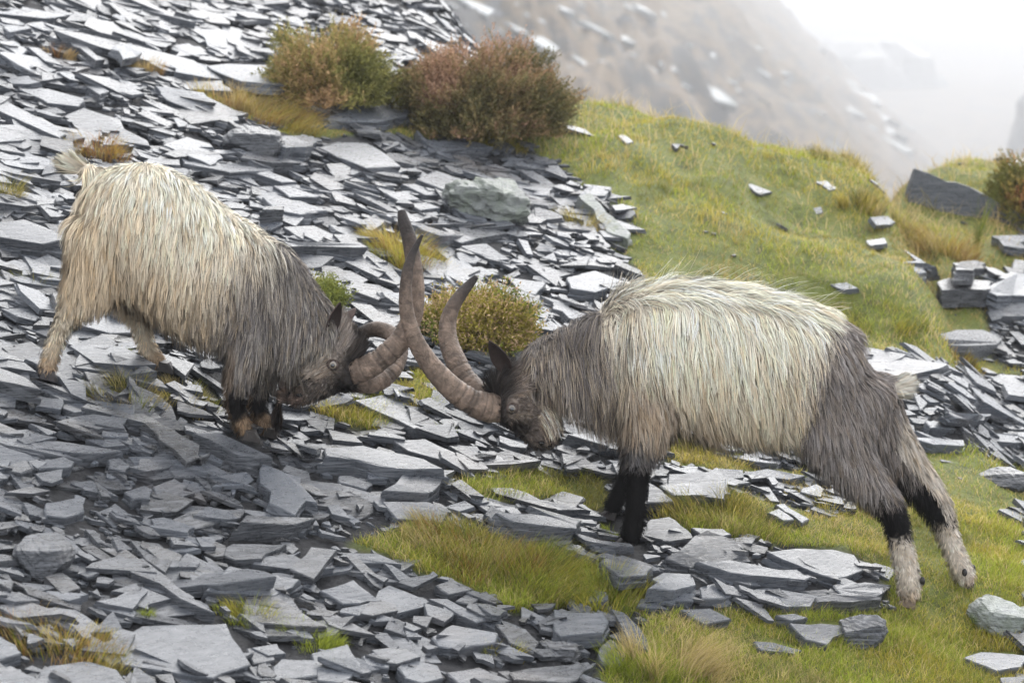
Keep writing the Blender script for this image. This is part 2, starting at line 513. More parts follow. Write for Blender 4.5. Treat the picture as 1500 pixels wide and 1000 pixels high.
# traced slabs: outline of the top face in the photo, thickness in metres, tone 0..1, label of the ones that stand out
TR = [
    (RA((400, 840), (520, 790), (830, 780), (920, 930), (780, 980), (620, 960), (450, 930)), .02, .8, 'large pale flat slate lying between the grass tufts at the lower edge'),
    (RA((140, 980), (180, 935), (330, 920), (430, 950), (470, 1010), (120, 1010)), .02, .75, None),
    (RA((750, 660), (840, 570), (1100, 620), (1070, 650), (1010, 680), (810, 668)), .045, .8, 'thick pale slate block with a dark front edge above two grass tufts'),
    (RA((165, 340), (300, 320), (310, 370), (240, 395), (170, 385)), .015, .8, None),
    (RA((350, 375), (420, 340), (540, 430), (420, 432)), .01, .75, None),
    (RA((560, 280), (640, 250), (685, 280), (650, 325), (570, 310)), .02, .7, None),
    (RA((560, 430), (640, 460), (880, 395), (900, 365), (720, 365)), .02, .3, None),
    (RA((880, 410), (900, 385), (1160, 395), (1080, 420)), .028, .3, None),
    (RA((705, 85), (800, 82), (1000, 175), (870, 165)), .05, .45, 'long dark slate beam that the bent goat rests its fore hoof on'),
    (RA((440, 560), (520, 540), (640, 640), (790, 745), (660, 690)), .025, .45, None),
    (RA((790, 520), (850, 490), (1050, 490), (960, 545), (860, 550)), .018, .35, None),
    (RA((80, 110), (220, 115), (450, 150), (330, 160), (130, 140)), .016, .6, None),
    (RA((140, 190), (235, 170), (275, 190), (260, 210), (145, 215)), .015, .8, None),
    (RA((-20, 85), (100, 70), (175, 95), (130, 115), (-20, 120)), .016, .75, None),
    (RA((1070, 250), (1250, 270), (1290, 335), (1130, 310)), .022, .4, None),
    (RA((455, 300), (530, 275), (560, 290), (550, 325), (490, 325)), .015, .65, None),
    (RA((395, 180), (440, 175), (480, 205), (460, 225), (400, 210)), .012, .6, None),
    (RA((620, 215), (690, 215), (735, 245), (640, 245)), .012, .45, None),
    (RA((585, 555), (640, 550), (735, 560), (720, 575), (600, 575)), .012, .75, None),
    (RA((690, 590), (780, 595), (790, 615), (700, 635)), .01, .8, None),
    (RA((1060, 580), (1140, 500), (1235, 510), (1150, 620)), .015, .35, None),
    (RA((400, 815), (450, 800), (520, 820), (480, 850), (420, 845)), .012, .7, None),
    (RA((620, 855), (700, 840), (765, 880), (750, 905), (680, 895)), .012, .7, None),
    (RA((1000, 940), (1030, 910), (1160, 915), (1165, 970), (1010, 990)), .018, .85, None),
    (RA((1140, 890), (1250, 870), (1300, 960), (1250, 1000), (1165, 990)), .016, .85, None),
    (RA((-20, 810), (60, 860), (80, 890), (-20, 920)), .014, .8, None),
    (RA((110, 740), (200, 720), (280, 730), (380, 800), (300, 830)), .014, .8, None),
    (RA((905, 870), (990, 880), (1010, 915), (930, 930)), .012, .4, None),
    (RB((65, 140), (200, 130), (430, 180), (500, 215), (330, 215), (70, 168)), .045, .75, 'long pale slate beam below the crossed horns'),
    (RB((275, 295), (365, 220), (545, 220), (460, 300), (430, 305)), .03, .6, 'neat diamond shaped slate block with smooth top under the horns'),
    (RB((-10, 270), (90, 265), (290, 320), (275, 345), (20, 310)), .018, .6, None),
    (RB((275, 335), (440, 335), (520, 365), (500, 410), (330, 400)), .02, .75, None),
    (RB((310, 110), (430, 105), (590, 180), (510, 190), (370, 150)), .018, .75, None),
    (RB((600, 200), (690, 180), (860, 185), (700, 202)), .012, .75, None),
    (RB((580, 160), (690, 150), (695, 165), (600, 182)), .018, .1, None),
    (RB((115, 240), (160, 240), (240, 270), (215, 290), (115, 265)), .012, .7, None),
    (RB((690, 375), (820, 380), (1000, 408), (990, 435), (760, 410)), .05, .6, 'thick layered slate slab in grass before the forelegs of the charging goat'),
    (RB((600, 320), (660, 320), (790, 360), (640, 350)), .014, .65, None),
    (RB((795, 325), (870, 330), (1025, 365), (910, 367)), .016, .7, None),
    (RB((120, 525), (260, 525), (345, 565), (200, 560)), .009, .65, None),
    (RB((110, 740), (240, 700), (300, 640), (450, 700), (430, 720), (330, 745), (250, 760)), .013, .85, None),
    (RB((440, 690), (510, 690), (660, 765), (620, 778)), .016, .75, None),
    (RB((455, 830), (530, 785), (700, 815), (690, 850), (560, 875), (480, 865)), .016, .95, 'almost white six sided slate plate at the lower edge below the big tussock'),
    (RB((690, 780), (800, 800), (850, 850), (830, 890), (740, 850)), .014, .15, None),
    (RB((1110, 725), (1160, 740), (1250, 850), (1250, 880), (1180, 850)), .018, .6, None),
    (RB((15, 890), (150, 855), (200, 930), (140, 960), (30, 960)), .014, .85, None),
    (RB((200, 900), (260, 880), (305, 920), (300, 945), (220, 935)), .012, .85, None),
    (RB((330, 940), (400, 915), (480, 935), (500, 980), (420, 1000), (360, 980)), .012, .85, None),
    (RB((510, 960), (640, 945), (750, 990), (560, 1005)), .014, .9, None),
    (RB((1070, 870), (1110, 835), (1175, 880), (1150, 930), (1080, 930)), .012, .75, None),
    (RB((740, 960), (1030, 920), (1050, 940), (960, 1000), (760, 985)), .02, .35, None),
    (RB((1070, 555), (1150, 530), (1245, 560), (1245, 605), (1150, 610)), .02, .55, None),
    (RB((870, 760), (930, 725), (1040, 770), (960, 790)), .012, .5, None),
    (RB((940, 745), (1000, 705), (1045, 720), (1040, 765)), .012, .45, None),
    (RB((45, 660), (170, 620), (190, 640), (270, 700), (130, 710)), .013, .8, None),
    (RB((540, 700), (600, 665), (655, 680), (600, 712)), .012, .3, None),
    (RB((470, 640), (530, 620), (610, 655), (520, 675)), .012, .35, None),
    (RC((560, 520), (660, 507), (800, 510), (880, 530), (915, 585), (810, 620), (720, 590)), .014, .85, 'broad oval slate plate with a black crack in front of the hind legs'),
    (RC((300, 555), (420, 548), (725, 610), (700, 622), (420, 595)), .02, .8, None),
    (RC((480, 665), (560, 650), (750, 680), (720, 720), (620, 720), (500, 695)), .012, .9, None),
    (RC((735, 685), (800, 675), (980, 683), (975, 694), (745, 702)), .045, .3, 'thick dark slate block with a broken front face beside the hind hoof'),
    (RC((800, 640), (920, 630), (1015, 640), (960, 685), (830, 675)), .012, .8, None),
    (RC((120, 655), (180, 595), (280, 600), (300, 640), (220, 660)), .012, .9, None),
    (RC((120, 660), (300, 670), (290, 700), (180, 695)), .012, .85, None),
    (RC((310, 650), (380, 630), (475, 655), (400, 690), (320, 690)), .012, .8, None),
    (RC((640, 780), (890, 785), (780, 860), (700, 840)), .012, .5, None),
    (RC((510, 845), (580, 850), (690, 880), (660, 892), (540, 880)), .012, .75, None),
    (RC((1275, 905), (1340, 885), (1520, 900), (1490, 940), (1400, 955)), .014, .85, None),
    (RC((240, 730), (350, 725), (430, 765), (330, 785)), .014, .65, None),
    (RC((205, 215), (260, 210), (500, 265), (440, 277)), .012, .85, None),
    (RC((240, 203), (330, 208), (360, 233), (300, 235)), .012, .85, None),
    (RC((165, 275), (300, 265), (430, 305), (330, 312), (220, 312)), .012, .85, None),
    (RC((450, 235), (560, 215), (700, 240), (640, 255)), .012, .9, None),
    (RC((280, 95), (330, 95), (480, 150), (420, 150)), .012, .9, None),
    (RC((360, 155), (420, 155), (600, 195), (520, 192)), .012, .85, None),
    (RC((680, 300), (740, 270), (770, 290), (760, 320)), .012, .85, None),
    (RC((590, 345), (620, 342), (715, 400), (690, 415)), .012, .8, None),
    (RC((560, 375), (600, 360), (660, 400), (620, 405)), .012, .8, None),
    (RC((120, 340), (122, 262), (170, 290), (220, 335)), .016, .65, None),
    (RC((105, 460), (130, 400), (200, 390), (270, 440), (290, 470), (200, 482)), .035, .35, 'crumbling layered slate rock that the charging goat plants its fore hooves on'),
    (RC((280, 430), (400, 435), (430, 455), (340, 475)), .02, .6, None),
    (RC((590, 750), (660, 745), (710, 760), (650, 772)), .012, .7, None),
    (RC((1080, 100), (1280, 110), (1285, 130), (1170, 127)), .014, .85, None),
    (RC((1320, 85), (1510, 90), (1510, 120), (1400, 117)), .014, .9, None),
    (RC((1220, 10), (1380, 15), (1330, 40), (1250, 30)), .014, .9, None),
    (RC((1140, 40), (1230, 45), (1250, 70), (1160, 65)), .012, .85, None),
    (RD((200, 60), (330, 5), (480, 0), (490, 50), (380, 72), (250, 68)), .02, .95, 'white flat slate between the two large heather bushes'),
    (RD((165, 165), (235, 145), (340, 148), (470, 235), (340, 240)), .03, .85, 'pale four sided slab below the large brown heather'),
    (RD((0, 120), (150, 125), (160, 155), (40, 165)), .035, .85, None),
    (RD((525, 280), (600, 250), (690, 280), (620, 318)), .03, .7, None),
    (RD((470, 298), (520, 298), (610, 338), (560, 340)), .02, .75, None),
    (RD((410, 330), (480, 325), (540, 355), (460, 360)), .012, .8, None),
    (RD((500, 370), (560, 365), (615, 385), (540, 395)), .012, .85, None),
    (RD((905, 250), (950, 250), (1030, 300), (990, 310)), .016, .7, None),
    (RD((920, 300), (1040, 320), (1030, 355), (940, 345)), .016, .85, None),
    (RD((600, 480), (680, 475), (740, 500), (690, 515)), .014, .75, None),
    (RD((685, 525), (780, 515), (870, 575), (800, 580)), .014, .85, None),
    (RD((670, 550), (720, 540), (765, 575), (740, 590), (690, 585)), .014, .85, None),
    (RD((1075, 640), (1180, 615), (1290, 655), (1180, 695), (1090, 680)), .016, .9, None),
    (RD((865, 640), (1000, 660), (960, 705), (890, 680)), .014, .85, None),
    (RD((1140, 560), (1220, 570), (1215, 592), (1150, 578)), .014, .7, None),
    (RD((1135, 298), (1240, 310), (1235, 322), (1140, 306)), .014, .7, None),
    (RD((40, 510), (320, 513), (350, 530), (50, 528)), .06, .55, 'long thick slate slab with a tall front face behind the grey withers'),
    (RD((0, 305), (60, 305), (170, 345), (60, 347)), .014, .85, None),
    (RD((-40, 345), (100, 360), (210, 400), (100, 410), (0, 390)), .014, .9, None),
    (RD((35, 455), (150, 450), (260, 505), (120, 507)), .02, .5, None),
    (RD((90, 620), (180, 620), (310, 665), (220, 682)), .016, .85, None),
    (RD((240, 690), (380, 685), (465, 720), (450, 745), (250, 707)), .02, .85, None),
    (RD((480, 410), (600, 400), (610, 412), (520, 436)), .012, .6, None),
    (RD((690, 605), (760, 600), (830, 630), (740, 637)), .012, .75, None),
    (RE((-10, 30), (60, 70), (280, 190), (250, 205), (100, 140), (-10, 90)), .022, .75, 'long narrow pale slab slanting down at the edge above the cream goat'),
    (RE((265, 115), (350, 80), (440, 110), (630, 240), (400, 205), (340, 180)), .04, .5, 'broad grey violet slab tilted above the rump of the bent goat'),
    (RE((-10, 150), (80, 150), (200, 205), (-10, 225)), .022, .7, None),
    (RE((680, 235), (780, 200), (880, 230), (935, 290), (880, 320), (770, 270)), .022, .8, None),
    (RE((1130, 200), (1280, 195), (1330, 220), (1310, 240), (1200, 247)), .035, .85, None),
    (RE((70, 300), (130, 275), (240, 300), (160, 335)), .014, .9, None),
    (RE((200, 270), (240, 245), (280, 260), (240, 295)), .012, .9, None),
    (RE((65, 470), (150, 468), (235, 480), (100, 492)), .03, .25, None),
    (RE((-10, 560), (100, 545), (290, 625), (180, 650), (-10, 620)), .05, .6, 'massive grey slab behind the hind legs of the bent goat'),
    (RE((-10, 730), (60, 715), (245, 770), (60, 782)), .014, .85, None),
    (RE((570, 100), (620, 90), (725, 150), (700, 160)), .03, .35, None),
    (RE((75, 0), (200, 0), (350, 40), (330, 75), (200, 60)), .022, .8, None),
    (RE((1070, 410), (1200, 405), (1345, 450), (1200, 452)), .014, .9, None),
    (RE((1040, 345), (1120, 340), (1245, 390), (1180, 392)), .014, .8, None),
    (RE((1070, 450), (1150, 440), (1370, 510), (1250, 522)), .014, .9, None),
    (RE((1095, 505), (1110, 492), (1190, 490), (1190, 506)), .06, .25, None),
    ([(95, 470), (130, 445), (182, 470), (195, 487), (161, 488)], .035, .9, 'pale thick slab lying under the belly of the bent goat'),
    (RF((830, 125), (980, 130), (1100, 240), (1100, 270), (980, 260)), .022, .85, 'pale slab beside the smaller heather bush'),
    (RF((680, 240), (780, 250), (900, 310), (940, 390), (820, 360), (690, 290)), .016, .85, None),
    (RF((910, 290), (1000, 280), (1250, 290), (1250, 375), (1060, 357)), .02, .7, None),
    (RF((285, 92), (330, 50), (430, 75), (415, 95)), .075, .6, 'square dark sided slate block high on the scree'),
    (RF((-10, 60), (100, 30), (300, 70), (200, 82)), .016, .85, None),
    (RF((-10, 100), (90, 95), (140, 125), (40, 142)), .016, .9, None),
    (RF((105, 105), (180, 95), (300, 130), (220, 142)), .016, .9, None),
    (RF((120, 205), (170, 210), (280, 290), (200, 270)), .03, .6, None),
    (RF((290, 170), (340, 175), (465, 260), (420, 265)), .03, .55, None),
    (RF((-10, 180), (60, 180), (120, 220), (90, 252)), .016, .9, None),
    (RF((500, 200), (580, 190), (600, 250), (540, 262)), .014, .85, None),
    (RF((760, 200), (830, 190), (920, 240), (770, 247)), .014, .85, None),
    (RF((500, 300), (560, 290), (600, 320), (560, 350), (505, 330)), .014, .85, None),
    (RF((330, 10), (470, 20), (620, 45), (560, 62)), .016, .9, None),
    (RF((440, 115), (560, 130), (640, 165), (590, 177)), .014, .9, None),
    (RF((380, 380), (430, 370), (480, 400), (440, 417)), .016, .7, None),
]
TPOLY = [t[0] for t in TR]

def traced(pts, thick, rng, lift=0.022):
    c = np.mean(np.array(pts), 0)
    g = hit(*c)
    n = gnorm(g[0], g[1])
    n = n + rng.normal(0, 0.035, 3) + np.array([0, -0.02, 0.0])
    n /= np.linalg.norm(n)
    o = g + n * (thick * 0.75 + lift)
    top = []
    for px, py in pts:
        d = FWD + UPV * ((500 - py) / FPX) + np.array([1, 0, 0]) * ((px - 750) / FPX)
        top.append(CAMP + d * (((o - CAMP) @ n) / (d @ n)))
    top = np.array(top)
    a = sum(np.cross(top[i], top[(i + 1) % len(top)]) for i in range(len(top)))
    if a @ n < 0:
        top = top[::-1]
    return top, n

def add_slab(top, n, thick, tone, rng, name, label=None, mat=None):
    top = subdivide_outline(top, rng, 0.045)
    layers = 1 if thick < 0.014 else 2 if thick < 0.03 else 3
    V, F = slab_geo(top, n, thick + 0.022, rng, layers, 0.003)
    c = V.mean(0)
    c = np.array([c[0], c[1], V[:, 2].min()])
    me = mesh_from(name, V - c, F, {'tone': ('FLOAT', np.full(len(V), tone))})
    o = obj(name, me, mat or M_SLATE)
    o.location = Vector(c)
    if label:
        tag(o, label, 'slate')
    else:
        o.parent = ground
    return o

rng = np.random.default_rng(5)
for pts, th, tone, label in TR:
    top, n = traced(pts, th, rng)
    add_slab(top, n, th, tone, rng, 'slate_slab' if label else 'slate', label)
N_TRACED_PIECES = sum(1 for t in TR if not t[3])

# the loose slates that cover the scree between the traced ones
def scatter(N, rlo, rhi, power, seed, grassy_keep, lift, clear):
    r_ = np.random.default_rng(seed)
    x = r_.uniform(-3.3, 3.2, N * 6)
    y = r_.uniform(-1.9, 8.0, N * 6)
    z = H(x, y)
    px, py = proj(np.stack([x, y, z], -1))
    ok = (px > -280) & (px < 1720) & (py > -160) & (py < 1160)
    gm = grass_mask(x, y, z, 16)
    ok &= ~gm | (r_.uniform(0, 1, x.shape) < grassy_keep)
    if clear:
        for poly in TPOLY:
            ok &= ~in_poly(px, py + 4, poly)
    for f in FEETW:
        ok &= ((x - f[0]) / (0.03 + 1.9 * rlo)) ** 2 + ((y - f[1] + 2.6 * rlo) / (0.03 + 4.2 * rlo)) ** 2 > 1
    k = np.nonzero(ok)[0][:N]
    size = rlo * (rhi / rlo) ** (r_.uniform(0, 1, len(k)) ** power)
    big = vnoise(x[k] * 1.4, y[k] * 1.4, 77)
    size *= 0.65 + 0.8 * big
    return [(x[i], y[i], z[i] + lift * r_.uniform(0, 1), s) for i, s in zip(k, size)]

loose = scatter(1250, 0.045, 0.13, 1.9, 21, 0.004, 0.025, True) + scatter(13500, 0.016, 0.058, 1.2, 22, 0.004, 0.03, True) \
    + scatter(15000, 0.007, 0.022, 1.2, 23, 0.008, 0.018, True)
rng = np.random.default_rng(6)
parts = []
LX = np.array([q[:2] for q in loose])
e_ = 0.15
LN = np.stack([-(H(LX[:, 0] + e_, LX[:, 1]) - H(LX[:, 0] - e_, LX[:, 1])) / (2 * e_), -(H(LX[:, 0], LX[:, 1] + e_) - H(LX[:, 0], LX[:, 1] - e_)) / (2 * e_), np.ones(len(LX))], -1)
LN /= np.linalg.norm(LN, axis=1)[:, None]
for (x, y, z, s), n0 in zip(loose, LN):
    n = n0 + np.append(rng.normal(0, 0.11, 2), 0)
    n /= np.linalg.norm(n)
    tdir = np.array([1.0, 0.25 * rng.normal(), 0])
    ang = rng.normal(0, 0.55)
    tdir = np.array([math.cos(ang), math.sin(ang), 0])
    u = tdir - n * (tdir @ n)
    u /= np.linalg.norm(u)
    v = np.cross(n, u)
    ol = outline(s, rng.integers(4, 8), rng, rng.uniform(1.0, 2.3))
    th = float(np.clip(s * rng.uniform(0.05, 0.24), 0.002, 0.026))
    top = np.array([x, y, z]) + n * th + ol[:, :1] * u + ol[:, 1:] * v
    parts.append((s / (y + 8), top, n, th, float(np.clip(rng.normal(0.5, 0.3), 0.0, 1)), s))
parts.sort(key=lambda q: -q[0])
NP = 300 - N_TRACED_PIECES
for q in parts[:NP]:
    add_slab(q[1], q[2], q[3], q[4], rng, 'slate')
AV, AT, FD, off = [], [], {}, 0
for q in parts[NP:]:
    V, F = slab_geo(q[1], q[2], q[3] + 0.008, rng, 2 if q[5] > 0.05 else 1, 0.0015 if q[5] > 0.024 else 0.0)
    AV.append(V)
    AT.append(np.full(len(V), q[4]))
    for f in F:
        FD.setdefault(len(f), []).append(tuple(i + off for i in f))
    off += len(V)
sme = mesh_from('slate_chips', np.concatenate(AV), {k: np.array(v) for k, v in FD.items()}, {'tone': ('FLOAT', np.concatenate(AT))})
chips = obj('slate_chips', sme, M_SLATE, ground)
tag(chips, kind='stuff')

# ------------------------------------------------------------------ rocks
def rock(name, px, py, wpx, hpx, depth, seed, label, mat, tone=0.4, flat=None, sharp=0.25, cat='rock', lift=0.0, planes=9, rot=0.0):
    r_ = np.random.default_rng(seed)
    g = hit(px, py + hpx * 0.5)
    sc = FPX / ((g - CAMP) @ FWD)
    rx, rz, ry = wpx / sc / 2, hpx / sc / 2 * 1.1, depth / 2
    import bmesh
    bm = bmesh.new()
    bmesh.ops.create_icosphere(bm, subdivisions=5, radius=1.0)
    V = np.array([v.co[:] for v in bm.verts])
    for k in range(planes):
        d = r_.normal(0, 1, 3)
        if k == 0:
            d = np.array([0.1, -0.35, 1.0])
        if k == 1:
            d = np.array([0.1, -1.0, 0.25])
        d /= np.linalg.norm(d)
        lim = r_.uniform(0.55, 0.8)
        over = np.maximum(V @ d - lim, 0)
        V = V - over[:, None] * d * (1 - 0.04)
    nn = vnoise(V[:, 0] * 4 + 9, V[:, 1] * 4 + V[:, 2] * 3, seed) - 0.5
    n2 = vnoise(V[:, 0] * 3, V[:, 2] * 14 + V[:, 1] * 2, seed + 1) - 0.5
    n3 = vnoise(V[:, 0] * 11 + V[:, 1] * 5, V[:, 2] * 12 - V[:, 1] * 7, seed + 2) - 0.5
    V = V * (1 + sharp * 0.30 * nn + sharp * 0.07 * n2 + (0.05 + 0.12 * sharp) * n3)[:, None]
    V /= np.abs(V).max(0)
    V = V * np.array([rx, ry, rz])
    cr, sr = math.cos(rot), math.sin(rot)
    V = np.stack([V[:, 0] * cr - V[:, 2] * sr, V[:, 1], V[:, 0] * sr + V[:, 2] * cr], -1)
    F = [[v.index for v in f.verts] for f in bm.faces]
    bm.free()
    me = mesh_from(name, V, {3: np.array(F)}, {'tone': ('FLOAT', np.full(len(V), tone))}, False)
    o = obj(name, me, mat)
    o.location = Vector((g[0], g[1] + ry * 0.6, g[2] + rz * 0.72 + lift))
    tag(o, label, cat)
    return o

rock('boulder', 716, 290, 150, 84, 0.34, 3, 'rounded grey green boulder covered with lichen in the scree', M_LICHEN, 0.6, sharp=0.9, cat='boulder')
rock('boulder', 370, 210, 98, 54, 0.22, 8, 'dark grey angular boulder above the withers of the bent goat', M_SLATE, 0.25, planes=7)
rock('rock', 60, 815, 96, 66, 0.18, 12, 'dark blocky rock with a pale top near the lower edge of the scree', M_SLATE, 0.35, planes=8)
rock('rock', 822, 953, 84, 38, 0.12, 15, 'small dark layered rock under the big tussock', M_SLATE, 0.1, sharp=0.8)
rock('rock', 1258, 928, 92, 46, 0.13, 19, 'smooth dark wedge of slate in turf before the hind hooves', M_SLATE, 0.25, rot=0.25, planes=8)
rock('rock', 1478, 703, 90, 36, 0.16, 22, 'dark stone at the edge of the turf behind the hind hooves', M_SLATE, 0.2)
rock('rock', 1473, 907, 108, 52, 0.2, 25, 'pale stone streaked with dark veins at the edge of the turf', M_LICHEN, 0.95, sharp=0.3, rot=-0.2)

def ledge(name, pts, thick, tone, label, cat='ledge', mat=None):
    top, n = traced(pts, thick, rng, 0.006)
    n = np.array([0.02, -0.12, 1.0])
    o = add_slab(top, n / np.linalg.norm(n), thick, tone, rng, name, label, mat)
    o.location.z += 0.02
    tag(o, label, cat)
    return o

ledge('stone_ledge', [(1372, 420), (1390, 414), (1450, 418), (1452, 430), (1380, 432)], .055, .1, 'uppermost of the dark stepped stone ledges beside the mound')
ledge('stone_ledge', [(1350, 502), (1400, 490), (1440, 490), (1468, 502), (1460, 512), (1355, 514)], .05, .35, 'broad low stone ledge with a wet top below the stepped ledge')
ledge('stone_ledge', [(1395, 392), (1430, 388), (1444, 392), (1442, 400), (1400, 402)], .04, .2, 'small square stone on the mound edge above the stepped ledges')
ledge('stone_ledge', [(1318, 392), (1345, 388), (1372, 398), (1345, 408)], .03, .9, 'bright flat stone set in the turf of the mound edge')
ledge('path_stone', [(1440, 430), (1480, 405), (1515, 410), (1515, 440), (1460, 440)], .03, .95, 'wet bright paving slab on the path beside the stepped ledges')
ledge('path_stone', [(1445, 455), (1515, 448), (1515, 470), (1455, 470)], .04, .6, 'dark wet slab lying across the path beside the ledges')
ledge('path_stone', [(1452, 352), (1515, 350), (1515, 372), (1470, 366)], .02, .9, 'pale wet slab at the top of the path by the frame edge')
# stones in the mound turf
for pts, lab in (([(1082, 272), (1100, 269), (1132, 281), (1118, 284)], 'thin flat stone lying alone in the mound turf'),
                 ([(905, 198), (914, 197), (928, 208), (918, 210)], 'small white stone high on the mound'),
                 ([(1193, 266), (1210, 264), (1228, 276), (1215, 279)], 'small pale stone near the mound crest'),
                 ([(1275, 318), (1300, 316), (1312, 326), (1285, 330)], 'flat pale stone at the mound rim'),
                 ([(1190, 305), (1203, 302), (1206, 312), (1194, 314)], 'little square pale stone among the mound grass'),
                 ([(1268, 352), (1296, 348), (1300, 356), (1275, 360)], 'narrow pale stone half sunk in yellow moss'),
                 ([(1215, 416), (1240, 413), (1258, 422), (1235, 425)], 'flat grey stone behind the back of the charging goat')):
    top, n = traced(pts, 0.012, rng, 0.012)
    o = add_slab(top, n, 0.004, 0.9, rng, 'mound_stone', lab)
    tag(o, lab, 'stone')

def leaning_slab(name, px, py, L, hgt, th, rotz, tilt, roll, seed, label, tone, mat=None):
    """a thick slab standing on edge, half sunk in the ground"""
    r_ = np.random.default_rng(seed)
    g = hit(px, py)
    ol = np.array([(-L / 2, -0.3 * hgt), (L / 2, -0.3 * hgt), (L / 2 * 0.98, hgt * 0.35), (L * 0.2, hgt * 0.62), (-L * 0.35, hgt * 0.95), (-L / 2 * 0.96, hgt)])
    ol = subdivide_outline(np.c_[ol, np.zeros(len(ol))], r_, 0.02)
    V, F = slab_geo(ol, np.array([0, 0, 1.0]), th, r_, 2, 0.006)
    me = mesh_from(name, V, F, {'tone': ('FLOAT', np.full(len(V), tone))})
    o = obj(name, me, mat or M_SLATE)
    o.rotation_euler = (Matrix.Rotation(rotz, 4, 'Z') @ Matrix.Rotation(tilt, 4, 'X') @ Matrix.Rotation(roll, 4, 'Z')).to_euler()
    o.location = Vector(g)
    tag(o, label, 'slab')
    return o

leaning_slab('standing_slab', 1408, 318, 0.54, 0.19, 0.06, -0.15, math.radians(72), -0.18, 4, 'long dark slab standing on edge in the grass beyond the mound', 0.5)
top, n = traced(RD((1118, 342), (1160, 328), (1200, 372), (1310, 478), (1300, 500), (1222, 474), (1180, 405)), .05, rng)
tag(add_slab(top, n, .05, .75, rng, 'slate_slab', 'long grey slab sunk in the turf where mound meets scree', M_LICHEN), None, 'slate')

# slabs on the far side of the valley, dim in the fog
def far_slab(px, py, wpx, seed, k):
    r_ = np.random.default_rng(seed)
    d = FWD + UPV * ((500 - py) / FPX) + np.array([1, 0, 0]) * ((px - 750) / FPX)
    t = np.arange(85, 900, 0.7)
    q = CAMP + d * t[:, None]
    b = np.nonzero(q[:, 2] < base_h(q[:, 0], q[:, 1]))[0]
    if not len(b):
        return
    g = q[b[0]]
    w = wpx * t[b[0]] / FPX
    ol = outline(w / 2, r_.integers(5, 8), r_, 1.3)
    n = np.array([0.55 + r_.normal(0, .08), -0.32 + r_.normal(0, .12), 1.0])
    n /= np.linalg.norm(n)
    u = np.array([1, 0, 0]) - n * n[0]
    u /= np.linalg.norm(u)
    v = np.cross(n, u)
    top = g + n * w * 0.02 + ol[:, :1] * u * 1.3 + ol[:, 1:] * v * 0.8
    V, F = slab_geo(top, n, w * 0.22, r_, 2, 0.02)
    c = V.mean(0)
    o = obj('slate', mesh_from('slate', V - c, F, {'tone': ('FLOAT', np.full(len(V), r_.uniform(0.3, 1.0)))}), M_FAR)
    o.location = Vector(c)
    o.parent = ground

r_ = np.random.default_rng(33)
farspots = [(1040, 135, 60), (740, 25, 40), (700, 12, 50), (790, 60, 45), (870, 40, 40), (910, 55, 44), (940, 12, 30), (985, 30, 36), (1165, 58, 20), (1195, 66, 26),
            (1270, 142, 44), (1290, 170, 40), (1255, 165, 30), (1300, 190, 50), (1240, 35, 34), (1390, 210, 26), (820, 10, 40), (860, 95, 40), (640, 15, 40), (1320, 215, 40)]
for k, (a, b, w) in enumerate(farspots):
    far_slab(a, b, w, 100 + k, k)
for k in range(60):
    a = r_.uniform(600, 1330)
    b = r_.uniform(0, 110) + max(0, (a - 900) * 0.25)
    far_slab(a, b, r_.uniform(8, 26), 200 + k, k)

# ------------------------------------------------------------------ grass
def blades(pos, nrm_up, length, width, bend_dir, bend, cols_root, cols_tip, segs=3):
    """pos (n,3); returns mesh arrays of flat tapering blades"""
    n = len(pos)
    ang = RNG.uniform(0, 2 * np.pi, n)
    side = np.stack([np.cos(ang), np.sin(ang), np.zeros(n)], -1)
    ts = np.linspace(0, 1, segs + 1)
    V = np.zeros((n, 2 * segs + 1, 3))
    C = np.zeros((n, 2 * segs + 1, 4))
    C[..., 3] = 1
    for i, t in enumerate(ts):
        up = nrm_up * (length * (t - 0.35 * bend * t * t))[:, None]
        out = bend_dir * (length * bend * 0.8 * t * t)[:, None]
        c = pos + up + out
        w = (width * 0.5 * (1 - t) ** 0.7)[:, None]
        col = cols_root * (1 - t) + cols_tip * t
        if i < segs:
            V[:, 2 * i] = c - side * w
            V[:, 2 * i + 1] = c + side * w
            C[:, 2 * i, :3] = col
            C[:, 2 * i + 1, :3] = col
        else:
            V[:, 2 * i] = c
            C[:, 2 * i, :3] = col
    base = (np.arange(n) * (2 * segs + 1))[:, None]
    q = [np.concatenate([base + 2 * i, base + 2 * i + 1, base + 2 * i + 3, base + 2 * i + 2], 1) for i in range(segs - 1)]
    tri = np.concatenate([base + 2 * segs - 2, base + 2 * segs - 1, base + 2 * segs], 1)
    return V.reshape(-1, 3), {4: np.concatenate(q), 3: tri}, C.reshape(-1, 4)

GREEN = np.array(srgb(130, 142, 52))
LIME = np.array(srgb(170, 180, 68))
YELL = np.array(srgb(200, 182, 82))
STRAW = np.array(srgb(212, 190, 138))
OLIVE = np.array(srgb(92, 98, 44))
RUST = np.array(srgb(158, 108, 66))

